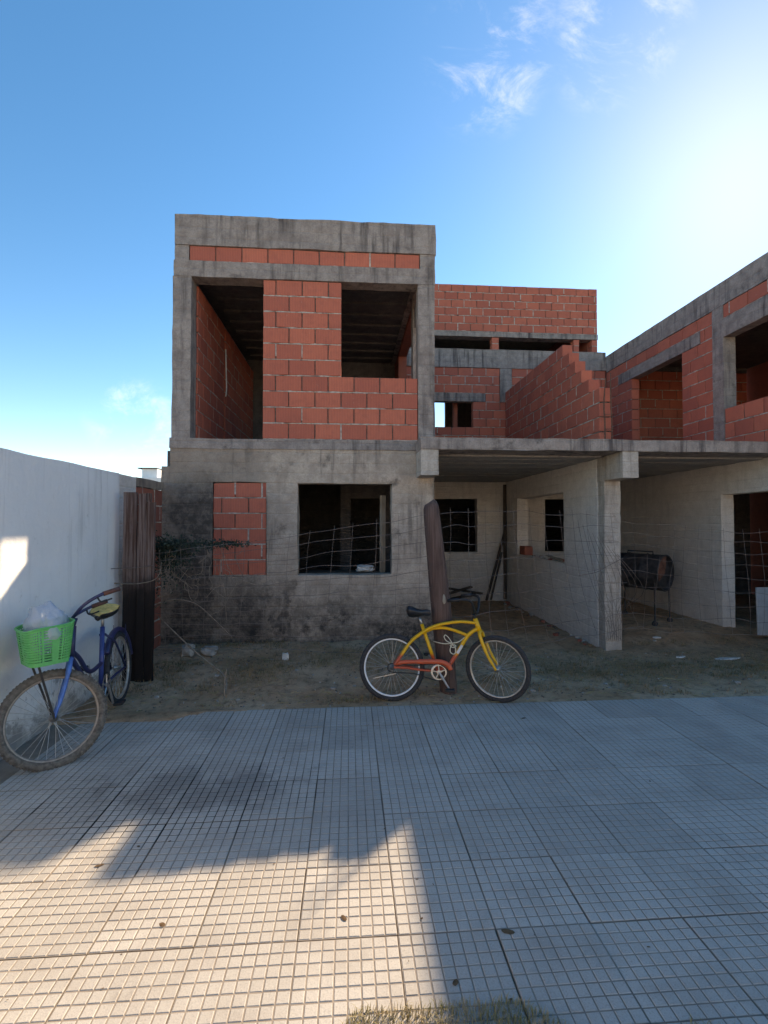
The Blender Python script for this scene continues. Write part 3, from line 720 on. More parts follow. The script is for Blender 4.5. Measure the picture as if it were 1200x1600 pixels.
fr.tube(catmull([q(803, 262), q(740, 303), q(690, 375), q(650, 440), q(600, 505), q(535, 533)], 6), .018, 12)
fr.tube([q(786, 196), q(815, 284)], .022, 14)
for s_ in (-1, 1): fr.tube(catmull([q(235, 515) + Vector((0, s_ * .058, 0)), q(330, 520) + Vector((0, s_ * .05, 0)), q(430, 533) + Vector((0, s_ * .035, 0)), q(530, 540) + Vector((0, s_ * .025, 0))]), .010, 8)
fr.lathe([(.001, -.04), (.024, -.04), (.024, .04), (.001, .04)], 16, Matrix.Translation(q(532, 540)))
fr.build('frame', M['fade'], Bk, world=False, smooth=True)
MB().box(.0, .085, -.0215, -.0185, -.011, .013, mat=Matrix.Translation(q(660, 425)) @ Matrix.Rotation(R(-58), 4, 'Y')).build('sticker', M['litter'], Bk, world=False)
MB().tube(catmull([q(248, 492), q(300, 482), q(400, 478), q(500, 476), q(555, 480), q(600, 502), q(612, 530)], 6), [.018] * 12 + [.022] * 18 + [.020] * 6 + [.012], 10, flat=.45, mat=Matrix.Translation((0, -.052, 0))).build('chain_guard', M['red'], Bk, world=False, smooth=True)
MB().tube([q(405, 180), q(428, 250)], .0125, 10).build('seat_post', M['steel'], Bk, world=False, smooth=True)
saddle(Bk, q(395, 152).x, q(395, 150).z, .225, .16, ['seat_black'], R(-3))
crank(Bk, q(535, 545).x, q(535, 545).z, R(-58), .068, -1)
ch = MB(); ch.tube(catmull([(.0, -.046, WR + .036), (.2, -.044, WR + .022), (.42, -.044, q(0, 545).z + .07), (.50, -.044, q(0, 545).z), (.42, -.044, q(0, 545).z - .07), (.2, -.044, WR - .05), (0, -.046, WR - .038), (-.036, -.046, WR)], 6, True), .005, 6, closed=True); ch.build('chain', M['black'], Bk, world=False)
MB().tube([q(250, 555) + Vector((0, -.05, 0)), q(100, 590) + Vector((0, -.02, 0))][::-1], .004, 6).build('kickstand_rod', M['steel'], Bk, world=False)
fk = MB()
for s_ in (-1, 1):
    fk.tube(catmull([hb + Vector((.012, s_ * .028, -.012)), hb + Vector((.022, s_ * .046, -.05)), hb + Vector((.075, s_ * .05, -.19)), fh + Vector((0, s_ * .052, 0))], 6), [.016] * 12 + [.014] * 4 + [.011] * 3, 10, mat=ST)
fk.tube([hb + Vector((.010, -.034, -.012)), hb + Vector((.010, .034, -.012))], .017, 10, mat=ST)
fk.build('fork', M['yellow'], Bk, world=False, smooth=True)
hbz = ht + Vector((-.02, 0, .05))
bar = MB(); bar.tube([ht, hbz], .013, 10, mat=ST)
bar.tube(catmull([hbz + Vector((-.16, -.30, .14)), hbz + Vector((-.05, -.29, .15)), hbz + Vector((.02, -.2, .13)), hbz + Vector((.03, -.07, .02)), hbz + Vector((.03, .07, .02)), hbz + Vector((.02, .2, .13)), hbz + Vector((-.05, .29, .15)), hbz + Vector((-.16, .30, .14))], 6), .0115, 10, mat=ST @ Matrix.Translation(hbz) @ Matrix.Diagonal((1, .62, 1, 1)) @ Matrix.Translation(-hbz))
bo = bar.build('handlebar', M['black'], Bk, world=False, smooth=True)
for s_ in (-1, 1): MB().tube([hbz + Vector((-.07, s_ * .183, .149)), hbz + Vector((-.175, s_ * .187, .139))], .0165, 10, mat=ST).build('grip', M['black'], bo, world=False, smooth=True)
rp = MB(); yy = -.03
def qq(x, y, d=0): return q(x, y) + Vector((0, yy + d, 0))
rp.tube(catmull([qq(505, 352, .09), qq(540, 358, .02), qq(580, 362), qq(625, 358), qq(665, 350), qq(700, 330, .02), qq(750, 290, .05)], 5), .0042, 6)
rp.tube(catmull([qq(625, 358), qq(590, 345, -.01), qq(572, 320, -.015), qq(580, 305, -.01), qq(600, 320), qq(618, 345), qq(628, 362)], 5), .0042, 6)
rp.tube(catmull([qq(628, 362), qq(612, 390, -.012), qq(612, 415, -.012), qq(632, 428, -.01), qq(648, 415), qq(645, 385), qq(628, 370)], 5), .0042, 6)
rp.tube(catmull([qq(610, 372, -.008), qq(630, 365, -.02), qq(650, 375, -.008), qq(632, 385, -.015), qq(612, 378, -.01)], 5), .0042, 6)
ro = rp.build('cord', M['rope'], Bk, world=False, smooth=True); ro['label'] = 'cream cord knotted in loops'

# --- blue step-through bicycle against the white wall, front wheel turned towards the wall
WR2 = .312
A2 = Vector((-2.03, 4.47)); B2 = Vector((-1.875, 3.34)); hd2 = math.atan2(B2.y - A2.y, B2.x - A2.x)
Bb = bike_root((A2.x, A2.y, gz(A2.x, A2.y) * .5), hd2, R(4), 'blue step-through bicycle with a green front basket leaning on the white wall')
ht2, hb2 = Vector((.865, 0, .86)), Vector((.93, 0, .655)); fh2 = Vector((1.12, 0, WR2))
S2 = steer_mat(ht2, hb2, R(-63))
wheel(Bb, (0, 0, WR2), WR2, .024, 'rubber', 'rim_steel', rimw=.013)
wheel(Bb, fh2, WR2 + .002, .027, 'rubber_dusty', 'rim_dull', S2, knob=True, rimw=.014)
bb = Vector((.43, 0, .29)); stt = Vector((.315, 0, .74))
MB().tube([bb, stt], .0185, 12).build('seat_tube', M['blue'], Bb, world=False, smooth=True)
fr = MB()
fr.tube(catmull([hb2 + Vector((-.015, 0, .04)), Vector((.80, 0, .615)), Vector((.69, 0, .50)), Vector((.58, 0, .455)), bb.lerp(stt, .38)], 6), .0165, 10)
fr.tube(catmull([hb2 + Vector((.0, 0, .0)), Vector((.81, 0, .52)), Vector((.66, 0, .36)), Vector((.56, 0, .31)), bb], 6), .0185, 10)
fr.tube([ht2, hb2], .021, 12)
for s_ in (-1, 1):
    fr.tube([Vector((0, s_ * .06, WR2)), Vector((.2, s_ * .045, .31)), bb + Vector((0, s_ * .02, 0))], .010, 8)
    fr.tube([Vector((0, s_ * .06, WR2)), Vector((.18, s_ * .045, .58)), stt + Vector((.01, s_ * .018, -.06))], .009, 8)
fr.lathe([(.001, -.04), (.025, -.04), (.025, .04), (.001, .04)], 16, Matrix.Translation(bb))
fr.build('frame', M['navy'], Bb, world=False, smooth=True)
MB().tube([stt, stt + Vector((-.02, 0, .10))], .0125, 10).build('seat_post', M['steel'], Bb, world=False, smooth=True)
saddle(Bb, stt.x - .03, stt.z + .115, .25, .24, ['saddle_yellow', 'seat_black'], R(2))
crank(Bb, bb.x, bb.z, R(-100), .085, 1)
gd = MB(); prof = []
for k in range(14):
    a = R(12 + k * 12); gd.tube
for k, s_ in enumerate((-1, 1)):
    gd.tube([Vector((0, s_ * .062, WR2)), Vector((-.10, s_ * .05, WR2 + .36))], .003, 5)
gd.tube(catmull([Vector(((WR2 + .02) * math.cos(R(a)), 0, WR2 + (WR2 + .02) * math.sin(R(a)))) for a in range(35, 176, 14)], 4), .024, 8, flat=1.1).build('rear_mudguard', M['navy'], Bb, world=False, smooth=True)
fk = MB()
for s_ in (-1, 1):
    fk.tube(catmull([hb2 + Vector((.01, s_ * .03, -.01)), hb2 + Vector((.035, s_ * .048, -.07)), hb2.lerp(fh2, .6) + Vector((-.01, s_ * .052, 0)), fh2 + Vector((0, s_ * .056, 0))], 6), [.017] * 8 + [.014] * 7 + [.010] * 4, 10, mat=S2)
fk.tube([hb2 + Vector((.008, -.036, -.012)), hb2 + Vector((.008, .036, -.012))], .018, 10, mat=S2)
fk.build('fork', M['blue_light'], Bb, world=False, smooth=True)
stm = ht2 + Vector((-.03, 0, .05))
bar = MB(); bar.tube([ht2, stm], .013, 10, mat=S2)
bar.tube(catmull([stm + Vector((-.25, -.25, .085)), stm + Vector((-.15, -.262, .08)), stm + Vector((-.04, -.22, .05)), stm + Vector((.03, -.08, .0)), stm + Vector((.03, .08, .0)), stm + Vector((-.04, .22, .05)), stm + Vector((-.15, .262, .08)), stm + Vector((-.25, .25, .085))], 6), .0115, 10, mat=S2)
bo = bar.build('handlebar', M['navy'], Bb, world=False, smooth=True)
for s_ in (-1, 1):
    MB().tube([stm + Vector((-.16, s_ * .262, .08)), stm + Vector((-.27, s_ * .248, .087))], .0165, 10, mat=S2).build('grip', M['grip'], bo, world=False, smooth=True)
    MB().tube(catmull([stm + Vector((-.12, s_ * .26, .075)), stm + Vector((-.13, s_ * .28, .03)), stm + Vector((-.20, s_ * .275, .03))], 5), .006, 6, mat=S2).build('brake_lever', M['black'], bo, world=False, smooth=True)
# basket: woven green plastic, on two stays down to the hub
bz0 = .66; bh = .25; bx = hb2.x + .155
SB = Matrix.Translation(hb2) @ Matrix.Rotation(R(-52), 4, 'Z') @ Matrix.Rotation(R(-3), 4, 'Y') @ Matrix.Translation(-hb2)
def bk_pt(u, v):
    t = 2 * math.pi * u; c, s_ = math.cos(t), math.sin(t); e = .38
    a, b = .115 + .028 * v, .14 + .025 * v
    return Vector((bx + math.copysign(abs(c) ** e, c) * a, math.copysign(abs(s_) ** e, s_) * b, bz0 + bh * v + .02 * v * (-c)))
bs = MB(); NU, NV = 56, 12
def bq(u0, u1, v0, v1):
    n = len(bs.v)
    for u, v in ((u0, v0), (u1, v0), (u1, v1), (u0, v1)): bs.v.append(SB @ bk_pt(u, v))
    bs.f.append((n, n + 1, n + 2, n + 3)); bs.m.append(0)
for j in range(NV):
    v0, v1 = .07 + .85 * j / NV, .07 + .85 * (j + 1) / NV; dv = (v1 - v0)
    for i in range(NU):
        u0, u1 = i / NU, (i + 1) / NU; du = u1 - u0
        bq(u0, u1, v0, v0 + dv * .5)
        bq(u0, u0 + du * .46, v0 + dv * .5, v1)
for i in range(NU):
    bq(i / NU, (i + 1) / NU, 0, .07); bq(i / NU, (i + 1) / NU, .92, 1)
n = len(bs.v)
for i in range(NU): bs.v.append(SB @ bk_pt(i / NU, 0.01))
bs.f.append(tuple(n + i for i in range(NU))); bs.m.append(0)
bk = bs.build('basket', M['green'], Bb, world=False); md = bk.modifiers.new('thickness', 'SOLIDIFY'); md.thickness = .0035
rm = MB(); rm.tube([SB @ (bk_pt(i / 40, 1)) for i in range(40)], .007, 6, closed=True); rm.build('rim', M['green'], bk, world=False, smooth=True)
stays = MB()
for s_ in (-1, 1): stays.tube([S2 @ (fh2 + Vector((.0, s_ * .062, 0))), SB @ Vector((bx + .06, s_ * .09, bz0 + .0))], .007, 6)
stays.build('basket_stay', M['black'], bk, world=False)
# plastic bag in the basket
bpy.context.view_layer.update()
W = Bb.matrix_world
mb = MB(); n1, n2 = 26, 16
for i in range(n2 + 1):
    for j in range(n1):
        th, ph = math.pi * i / n2, 2 * math.pi * j / n1
        d = Vector((math.sin(th) * math.cos(ph), math.sin(th) * math.sin(ph), math.cos(th)))
        rr = 1 + .20 * noise.noise(d * 1.9) + .07 * noise.noise(d * 5.5) + .03 * noise.noise(d * 14)
        p = Vector((d.x * .125 * rr, d.y * .165 * rr, d.z * .155 * rr + .05 * d.z * max(0, noise.noise(d * 1.5 + Vector((4, 0, 0))))))
        mb.v.append(W @ (SB @ (Vector((bx - .005, .0, bz0 + .23)) + p)))
for i in range(n2):
    for j in range(n1):
        a = i * n1 + j; b = i * n1 + (j + 1) % n1
        mb.f.append((a, b, b + n1, a + n1)); mb.m.append(0)
base = W @ (SB @ Vector((bx, 0, bz0 + .08)))
o = mb.top('plastic_bag', M['film'], tuple(base), smooth=True)
tag(o, 'crumpled translucent pale blue plastic bag bulging out of the green basket', 'bag')

# ------------------------------------------------------------------ planks, post, fence
PL = thing('board_gate', (-2.08, 4.98, 0), 'dark weathered upright planks standing beside the end of the white wall', 'boards')
for i, (x0, x1, y, zt, ln) in enumerate(((-2.255, -2.125, 4.97, 1.90, .00), (-2.12, -2.045, 4.95, 1.885, .01), (-2.04, -1.955, 4.965, 1.80, .005), (-2.045, -2.0, 5.0, 1.89, .0))):
    mb = MB(); n = 14; b = None
    mb.panel('Y', y, .03, x0, x1, -.05, zt, step=.09, amp=.006)
    for k, v in enumerate(mb.v): mb.v[k] = v + Vector((ln * v.z - .012 * (1.9 - v.z) * 0, .02 * (v.z - 1) * 0, 0))
    mb.build('plank', M['plank'], PL)
MB().tube(catmull([(-2.35, 4.94, 1.14), (-2.1, 4.93, 1.15), (-1.95, 4.95, 1.17)]), .004, 6).build('tie_wire', M['wire'], PL)

PX = lambda z: (.945 - .092 * z, 4.55 + .01 * z)
def pz(z, dx=0, dy=0): x, y = PX(z); return Vector((x + dx, y + dy, z))
mb = MB(); seg = 18; zs = [-.2, 0, .2, .45, .7, 1.0, 1.3, 1.5, 1.65, 1.745, 1.785, 1.80]
for i, z in enumerate(zs):
    r_ = .082 + .012 * math.sin(z * 2.1) - (.004 if i >= 9 else 0) - (.016 if i >= 10 else 0) - (.025 if i >= 11 else 0)
    for k in range(seg):
        a = 2 * math.pi * k / seg; d = Vector((math.cos(a), math.sin(a), 0))
        mb.v.append(pz(z) + d * r_ * (1 + .10 * noise.noise(d * 2 + Vector((0, 0, z * .7))) + .04 * noise.noise(d * 7 + Vector((0, 0, z * 2)))) + Vector((0, 0, .02 * d.x if i > 8 else 0)))
for i in range(len(zs) - 1):
    for k in range(seg):
        a, c = i * seg, (i + 1) * seg; mb.f.append((a + k, a + (k + 1) % seg, c + (k + 1) % seg, c + k)); mb.m.append(0)
mb.f.append(tuple((len(zs) - 1) * seg + k for k in range(seg))); mb.m.append(0)
po = mb.top('fence_post', M['wood_post'], (.945, 4.55, 0), smooth=True)
tag(po, 'thick leaning round wooden fence post behind the yellow bicycle', 'post')
knot = MB(); knot.lathe([(.001, .0), (.03, .0), (.032, .008), (.0, .012)], 12, Matrix.Translation(pz(.86, .01, -.078)) @ Matrix.Rotation(math.pi, 4, 'Z') @ Matrix.Diagonal((.9, 1, 2.2, 1)))
knot.build('knot', M['wood_pale'], po, smooth=True)

def wire(parent, pts, r=.0024, name='wire', n=4): return MB().tube(catmull(pts, n), r, 5, caps=False).build(name, M['wire'], parent)
rw = random.Random(11)
def fence(name, base, label, A, B, topA, topB, nh, nv, sag, shear, zlow, wob=.007, extra=None):
    P = thing(name, base, label, 'fence', 'wire mesh fence spans'); A, B = Vector(A), Vector(B)
    def pt(u, v):        # u along, v: 0 top .. 1 bottom
        p = A.lerp(B, u); zt = topA + (topB - topA) * u - sag * math.sin(math.pi * u); z = zt + (zlow - zt) * v
        n1 = noise.noise_vector(Vector((u * 5 + base[0], v * 4, 2.2))) * wob * 2.4
        d = (B - A).normalized(); return Vector((p.x, p.y, z)) + Vector((d.x, d.y, 0)) * shear(u, v) + n1
    for i in range(nh):
        v = (i / (nh - 1)) ** 1.1; wire(P, [pt(k / 14, v + .012 * rw.uniform(-1, 1)) for k in range(15)], name='horizontal_wire')
    for k in range(nv):
        u = (k + .5) / nv + rw.uniform(-.01, .01); v1 = rw.choice((1, 1, 1, .9)); wire(P, [pt(u, -.03), *[pt(u, v1 * j / 6) for j in range(1, 7)]], .0018, name='vertical_wire')
    return P
F1 = fence('wire_fence', (-.6, 4.8, 0), 'rusty square wire mesh fence in front of the left house wall', (.80, 4.53), (-2.0, 5.05), 1.68, 1.28, 10, 13, .02, lambda u, v: .10 * v * math.sin(u * 4), .34)
F2 = fence('wire_fence', (2.2, 5.0, 0), 'rusty wire mesh fence sagging from the post to the porch pillar', (.86, 4.56), (3.30, 5.62), 1.70, 1.66, 9, 12, -.03, lambda u, v: (.42 * v * v * u) - .1 * u * (1 - v), .30, .010)
for k in range(9):     # torn mesh bunched against the pillar
    x0 = 2.72 + .06 * k; z0 = 1.62 - .05 * k
    wire(F2, [(x0, 5.55, z0), (x0 + .22 + .03 * k, 5.75, z0 * .62), (3.32 + .03 * k, 6.02, .30 + .02 * k), (3.36 + .028 * k, 6.1, .06)], .0022, name='loose_wire')
for k in range(8):
    wire(F2, [(3.40 + .03 * k, 6.19, .02), (3.55, 6.185, .12 + .05 * k), (3.64, 6.18, .26 + .05 * k)] if k % 2 else [(3.64 - .03 * k, 6.19, .02), (3.5, 6.185, .14 + .05 * k), (3.42, 6.18, .30 + .05 * k)], .0018, name='loose_wire')
wire(F2, [(2.75, 5.6, .96), (3.1, 5.85, .97), (3.42, 6.15, 1.02), (3.66, 6.2, 1.12)], .004, name='loose_wire')
F3 = fence('wire_fence', (5.0, 5.9, 0), 'wire mesh fence in front of the right porch and drum barbecue', (3.55, 6.0), (5.66, 5.3), 1.62, 1.5, 9, 14, .06, lambda u, v: .04 * math.sin(9 * u + 3 * v), .22, .009)

# ------------------------------------------------------------------ drum barbecue in the right porch
DB = thing('drum_barbecue', (4.85, 7.5, 0), 'burnt black oil drum barbecue on thin legs in the right porch', 'barbecue')
c0 = Vector((4.96, 7.22, .80)); ax = Vector((-.50, .80, .01)).normalized(); rr = .285; Ld = .86
Td = Matrix.Translation(c0) @ ax.to_track_quat('Y', 'Z').to_matrix().to_4x4()
MB().lathe([(rr - .02, 0), (rr, -.004), (rr + .006, .008), (rr, .02), (rr, .27), (rr + .008, .285), (rr, .30), (rr, .56), (rr + .008, .575), (rr, .59), (rr, Ld - .01), (rr + .005, Ld), (0.001, Ld)], 40, Td).build('drum', M['rust_drum'], DB, smooth=True)
mb = MB(); n = 20
for k in range(n + 1):
    a = R(-30 + 130 * k / n)
    mb.v.append(Td @ Vector((-(rr - .025) * math.cos(a), .012, (rr - .025) * math.sin(a))))
mb.v.append(Td @ Vector((.0, .012, 0)))
for k in range(n): mb.f.append((k, k + 1, n + 1)); mb.m.append(0)
o = mb.build('end_plate', M['rust'], DB); md = o.modifiers.new('t', 'SOLIDIFY'); md.thickness = .004
MB().lathe([(rr - .03, .06), (.001, .06)], 32, Td).build('inner_plate', M['rust_drum'], DB)
for u, v in ((-.24, .06), (.24, .06), (-.24, Ld - .08), (.24, Ld - .08)):
    t_ = Td @ Vector((u, v, -.12)); f_ = Td @ Vector((u * 1.05, v, 0)); zg = gz(f_.x, f_.y)
    lg = MB().tube([t_, (f_.x, f_.y, zg - .01)], .013, 8).build('leg', M['rust_drum'], DB)
    MB().lathe([(.001, -.012), (.045, -.012), (.045, .012), (.001, .012)], 14, Matrix.Translation((f_.x, f_.y, zg + .03))).build('castor', M['rubber'], lg)
MB().tube([Td @ Vector((-.1, .15, rr)), Td @ Vector((-.1, .15, rr + .045)), Td @ Vector((-.1, .55, rr + .045)), Td @ Vector((-.1, .55, rr))], .010, 8).build('lid_handle', M['rust_drum'], DB)

# ------------------------------------------------------------------ odds and ends about the porch and the rooms
def plank_obj(name, p0, p1, w_, t_, mat, label, cat, group=None):
    p0, p1 = Vector(p0), Vector(p1); d = (p1 - p0); L = d.length
    T = Matrix.Translation(p0) @ d.to_track_quat('Z', 'Y').to_matrix().to_4x4()
    mb = MB(); mb.cbox(w_, t_, L, .003, T @ Matrix.Translation((0, 0, L / 2)))
    return tag(mb.top(name, M[mat], tuple(p0)), label, cat, group)
plank_obj('pole', (3.36, 10.2, -.06), (3.38, 10.24, 2.42), .07, .05, 'wood_dark', 'dark upright timber in the far corner of the left porch', 'timber')
plank_obj('pole', (2.86, 9.9, -.04), (3.34, 10.17, 1.35), .05, .035, 'wood_dark', 'thin dark pole leaning into the far corner of the left porch', 'timber')
plank_obj('pole', (2.98, 9.98, -.04), (3.30, 10.2, .95), .035, .03, 'wood_dark', 'short stick leaning beside the thin pole in the porch corner', 'timber')
plank_obj('plank', (.45, 6.62, -.15), (.46, 6.60, 1.97), .075, .04, 'wood_pale', 'upright timber prop standing inside the ground floor window of the left house', 'timber')
plank_obj('board', (6.0, 6.52, -.02), (6.0, 6.54, .66), .30, .03, 'steel_board', 'pale grey board standing inside the right doorway', 'board')
def rock(name, c, s, label, cat, mat='stone', seed=0, group=None, flat=1.0):
    mb = MB(); n1, n2 = 14, 9
    for i in range(n2 + 1):
        for j in range(n1):
            th, ph = math.pi * i / n2, 2 * math.pi * j / n1; d = Vector((math.sin(th) * math.cos(ph), math.sin(th) * math.sin(ph), math.cos(th)))
            e = Vector([math.copysign(abs(t) ** .6, t) for t in d]); r_ = .82 + .35 * noise.noise(d * 1.7 + Vector((seed * 3.3, seed, 0))) + .1 * noise.noise(d * 5 + Vector((seed, 0, 0)))
            mb.v.append(Vector(c) + Vector((e.x * s[0], e.y * s[1], e.z * s[2] * flat)) * r_)
    for i in range(n2):
        for j in range(n1):
            a = i * n1 + j; b = i * n1 + (j + 1) % n1; mb.f.append((a, b, b + n1, a + n1)); mb.m.append(0)
    return tag(mb.top(name, M[mat], tuple(c)), label, cat, group)
rock('stone', (-1.86, 5.75, gz(-1.86, 5.75) + .055), (.085, .07, .085), 'upright pale rubble stone at the foot of the left house wall', 'stone', seed=1)
rock('stone', (-1.63, 5.78, gz(-1.63, 5.78) + .04), (.115, .08, .06), 'low rounded rubble stone right of the upright pale one', 'stone', seed=2)
rock('rag', (-.72, 5.55, gz(-.72, 5.55) + .03), (.045, .03, .055), 'crumpled white rag on the earth below the empty window', 'rag', 'litter', 3)
rock('sack', (.22, 6.72, .955), (.15, .12, .05), 'pale crumpled sack lying inside the ground floor window', 'sack', 'litter', 5)
plank_obj('shelf_board', (-.6, 6.75, .90), (.52, 6.75, .90), .3, .03, 'wood_dark', 'dark board across the ground floor window recess under the sack', 'board')
# rubble along the foot of the dividing wall
rr_ = random.Random(5)
for i in range(34):
    y = rr_.uniform(6.5, 10.0); x = 3.40 - abs(rr_.gauss(0, .09)) - .04; s = rr_.uniform(.015, .05)
    rock('rubble', (x, y, gz(x, y) + s * .3), (s, s * rr_.uniform(.6, 1), s * .6), 'small lump of broken mortar along the foot of the dividing wall', 'rubble', rr_.choice(('stone', 'mortar_dark', 'mortar_dark', 'brick_old')), i, 'rubble along the dividing wall')
for i in range(16):
    y = rr_.uniform(7.45, 9.0); x = 3.44 + rr_.uniform(0, .17); s = rr_.uniform(.02, .05)
    rock('rubble', (x, y, .95 + s * .3), (s, s, s * .55), 'broken brick lump lying on the sill of the dividing wall opening', 'rubble', rr_.choice(('brick_old', 'stone', 'mortar_dark')), i + 40, 'rubble on the wall opening sill')
plank_obj('lath', (3.40, 7.5, .985), (3.46, 8.2, 1.02), .06, .02, 'wood_pale', 'pale lath lying on the sill of the dividing wall opening', 'timber')
lb = thing('loose_brick', (3.52, 9.3, .95), 'loose hollow brick at the far end of the wall opening sill', 'brick')
MB().cbox(.165, .28, .17, .005, Matrix.Translation((3.525, 9.38, 1.037))).build('block', M['brick_old'], lb)
# scattered pale litter on the earth
spots = [(-.15, 4.62), (-1.75, 4.55), (.05, 4.7), (-1.35, 5.05), (2.6, 4.75), (2.95, 5.05), (4.1, 5.3), (3.1, 4.55), (-.55, 5.15), (1.75, 4.5), (4.35, 6.6), (-1.0, 4.45), (2.1, 5.3), (3.9, 4.6), (1.5, 5.4), (-2.0, 5.3)]
for i, (x, y) in enumerate(spots):
    s = rr_.uniform(.012, .03); rock('pebble', (x, y, gz(x, y) + s * .3), (s, s * .8, s * .5), 'small pale pebble on the bare earth', 'pebble', 'stone', i + 70, 'pale pebbles on the earth')
for i, (x, y, a, b) in enumerate(((4.75, 5.75, .17, .035), (4.2, 5.85, .06, .025), (4.45, 6.7, .06, .03))):
    mb = MB(); n = 12
    for k in range(n):
        t = 2 * math.pi * k / n; q_ = 1 + .3 * noise.noise(Vector((math.cos(t), math.sin(t), i * 3.))); px, py = x + a * q_ * math.cos(t), y + b * q_ * math.sin(t); mb.v.append(Vector((px, py, gz(px, py) + .012)))
    for k in range(n): mb.v.append(mb.v[k] - Vector((0, 0, .02)))
    mb.f.append(tuple(range(n))); mb.m.append(0)
    for k in range(n): mb.f.append((k, (k + 1) % n, n + (k + 1) % n, n + k)); mb.m.append(0)
    tag(mb.top('plaster_scrap', M['litter'], (x, y, gz(x, y))), ['long white plaster scrap on the ground right of the pillar', 'small white plaster scrap on the ground close to the pillar', 'white scrap on the ground below the drum barbecue'][i], 'scrap')
# junk heap at the back of the left porch
for i, (p0, p1) in enumerate((((1.6, 9.6, .05), (2.5, 9.7, .28)), ((1.7, 9.5, .0), (2.6, 9.9, .10)), ((1.9, 9.9, .25), (2.7, 9.6, .15)))):
    plank_obj('junk_board', p0, p1, .12, .03, 'wood_dark', 'dark board in the junk heap at the back of the left porch', 'board', 'junk boards in the left porch')
# ------------------------------------------------------------------ plants
def leaves(mb, c, n, spread, size, rnd):
    for _ in range(n):
        p = Vector(c) + Vector((rnd.gauss(0, spread[0]), rnd.gauss(0, spread[1]), rnd.gauss(0, spread[2])))
        d = Vector((rnd.gauss(0, 1), rnd.gauss(0, .6) - .5, rnd.gauss(-.4, .7))).normalized(); sd = d.cross(Vector((rnd.gauss(0, 1), rnd.gauss(0, 1), rnd.gauss(0, 1)))).normalized(); s = size * rnd.uniform(.5, 1.3)
        b = len(mb.v); mb.v += [p, p + d * s * .5 + sd * s * .28, p + d * s, p + d * s * .5 - sd * s * .28]; mb.f.append((b, b + 1, b + 2, b + 3)); mb.m.append(0)
rv = random.Random(3)
CR = thing('creeper', (-1.9, 5.25, 0), 'dark leafy creeper tangled in the wire fence at the left', 'creeper')
mb = MB()
for c, n, s in (((-1.93, 5.22, 1.33), 1500, (.13, .05, .06)), ((-1.62, 5.15, 1.37), 420, (.20, .035, .025)), ((-1.88, 5.2, 1.20), 700, (.11, .05, .07)), ((-1.22, 5.05, 1.385), 260, (.11, .025, .014)), ((-1.9, 5.2, 1.0), 160, (.10, .05, .12))): leaves(mb, c, n, s, .034, rv)
mb.build('foliage', M['leaf_dark'], CR)
sx = MB()
for k in range(26):
    x, z = rv.uniform(-2.15, -1.2), rv.uniform(1.0, 1.4); pts = [Vector((x, 5.15, z))]
    for j in range(5): pts.append(pts[-1] + Vector((rv.gauss(0, .06), rv.gauss(-.01, .02), rv.uniform(-.16, .03))))
    sx.tube(catmull(pts, 3), .0028, 5)
sx.build('stems', M['twig'], CR)
def branch(pts, r0, label):
    P = catmull(pts, 5); n = len(P); tag(MB().tube(P, [r0 * (1 - .6 * i / n) for i in range(n)], 6).top('dry_branch', M['twig'], tuple(pts[0]), smooth=True), label, 'branch')
branch([(-2.15, 5.3, .62), (-1.9, 5.2, .78), (-1.62, 5.15, .76), (-1.4, 5.1, .60), (-1.2, 5.05, .42)], .008, 'arched dry branch in front of the mouldy wall')
branch([(-1.15, 4.55, .0), (-1.2, 4.75, .12), (-1.55, 4.95, .32), (-2.0, 5.2, .62)], .012, 'dry branch slanting down to the earth by the planks')
branch([(-1.13, 4.5, -.02), (-1.14, 4.52, .12), (-1.12, 4.53, .26)], .008, 'short upright dry stub on the earth by the planks')
branch([(-1.3, 5.1, 1.06), (-1.05, 5.05, .98), (-.82, 5.0, .92)], .006, 'thin dry twig hanging in the wire fence below the creeper')
branch([(-2.3, 4.9, 1.0), (-2.05, 4.88, 1.0), (-1.9, 4.92, 1.05), (-1.87, 4.95, 1.2)], .006, 'pale bent twig hooked across the planks')
def tufts(name, mat, label, fn, n, h, wd, seed, kind='stuff'):
    rn = random.Random(seed); mb = MB(); c = 0; it = 0
    while c < n and it < n * 40:
        it += 1; x, y, pr, z = fn(rn)
        if rn.random() > pr: continue
        c += 1; a = rn.uniform(0, 6.28); hh = h * rn.uniform(.4, 1.25); ln = rn.uniform(.1, .9) * hh; d = Vector((math.cos(a), math.sin(a), 0)); s_ = Vector((-d.y, d.x, 0)) * wd * rn.uniform(.6, 1.3)
        p = Vector((x, y, z - .004)); b = len(mb.v); m_ = p + d * ln * .35 + Vector((0, 0, hh * .6)); t = p + d * ln + Vector((0, 0, hh * (.95 if ln < .5 * hh else .7)))
        mb.v += [p - s_, p + s_, m_ + s_ * .7, m_ - s_ * .7, t]; mb.f += [(b, b + 1, b + 2, b + 3), (b + 3, b + 2, b + 4)]; mb.m += [0, 0]
    return tag(mb.top(name, M[mat], (0, 0, 0)), label, 'grass', kind=kind)
def yard(rn):
    x, y = rn.uniform(-2.2, 6.5), rn.uniform(4.3, 6.6)
    g = noise.noise(Vector((x * 1.3, y * 2.2, 8))) + .5 * noise.noise(Vector((x * 4, y * 5, 3)))
    pr = max(0, g - .06) * 1.6 + .9 * math.exp(-((x + 1.0) / .35) ** 2 - ((y - 5.1) / .3) ** 2) + .7 * math.exp(-((x - .1) / .8) ** 2 - ((y - 5.6) / .3) ** 2) + .6 * math.exp(-((y - 5.35) / .45) ** 2) * (x > 2.2)
    return x, y, min(1, pr), gz(x, y)
tufts('yard_grass', 'grass', 'low sparse grass on the earth in front of the houses', yard, 22000, .042, .0024, 21)
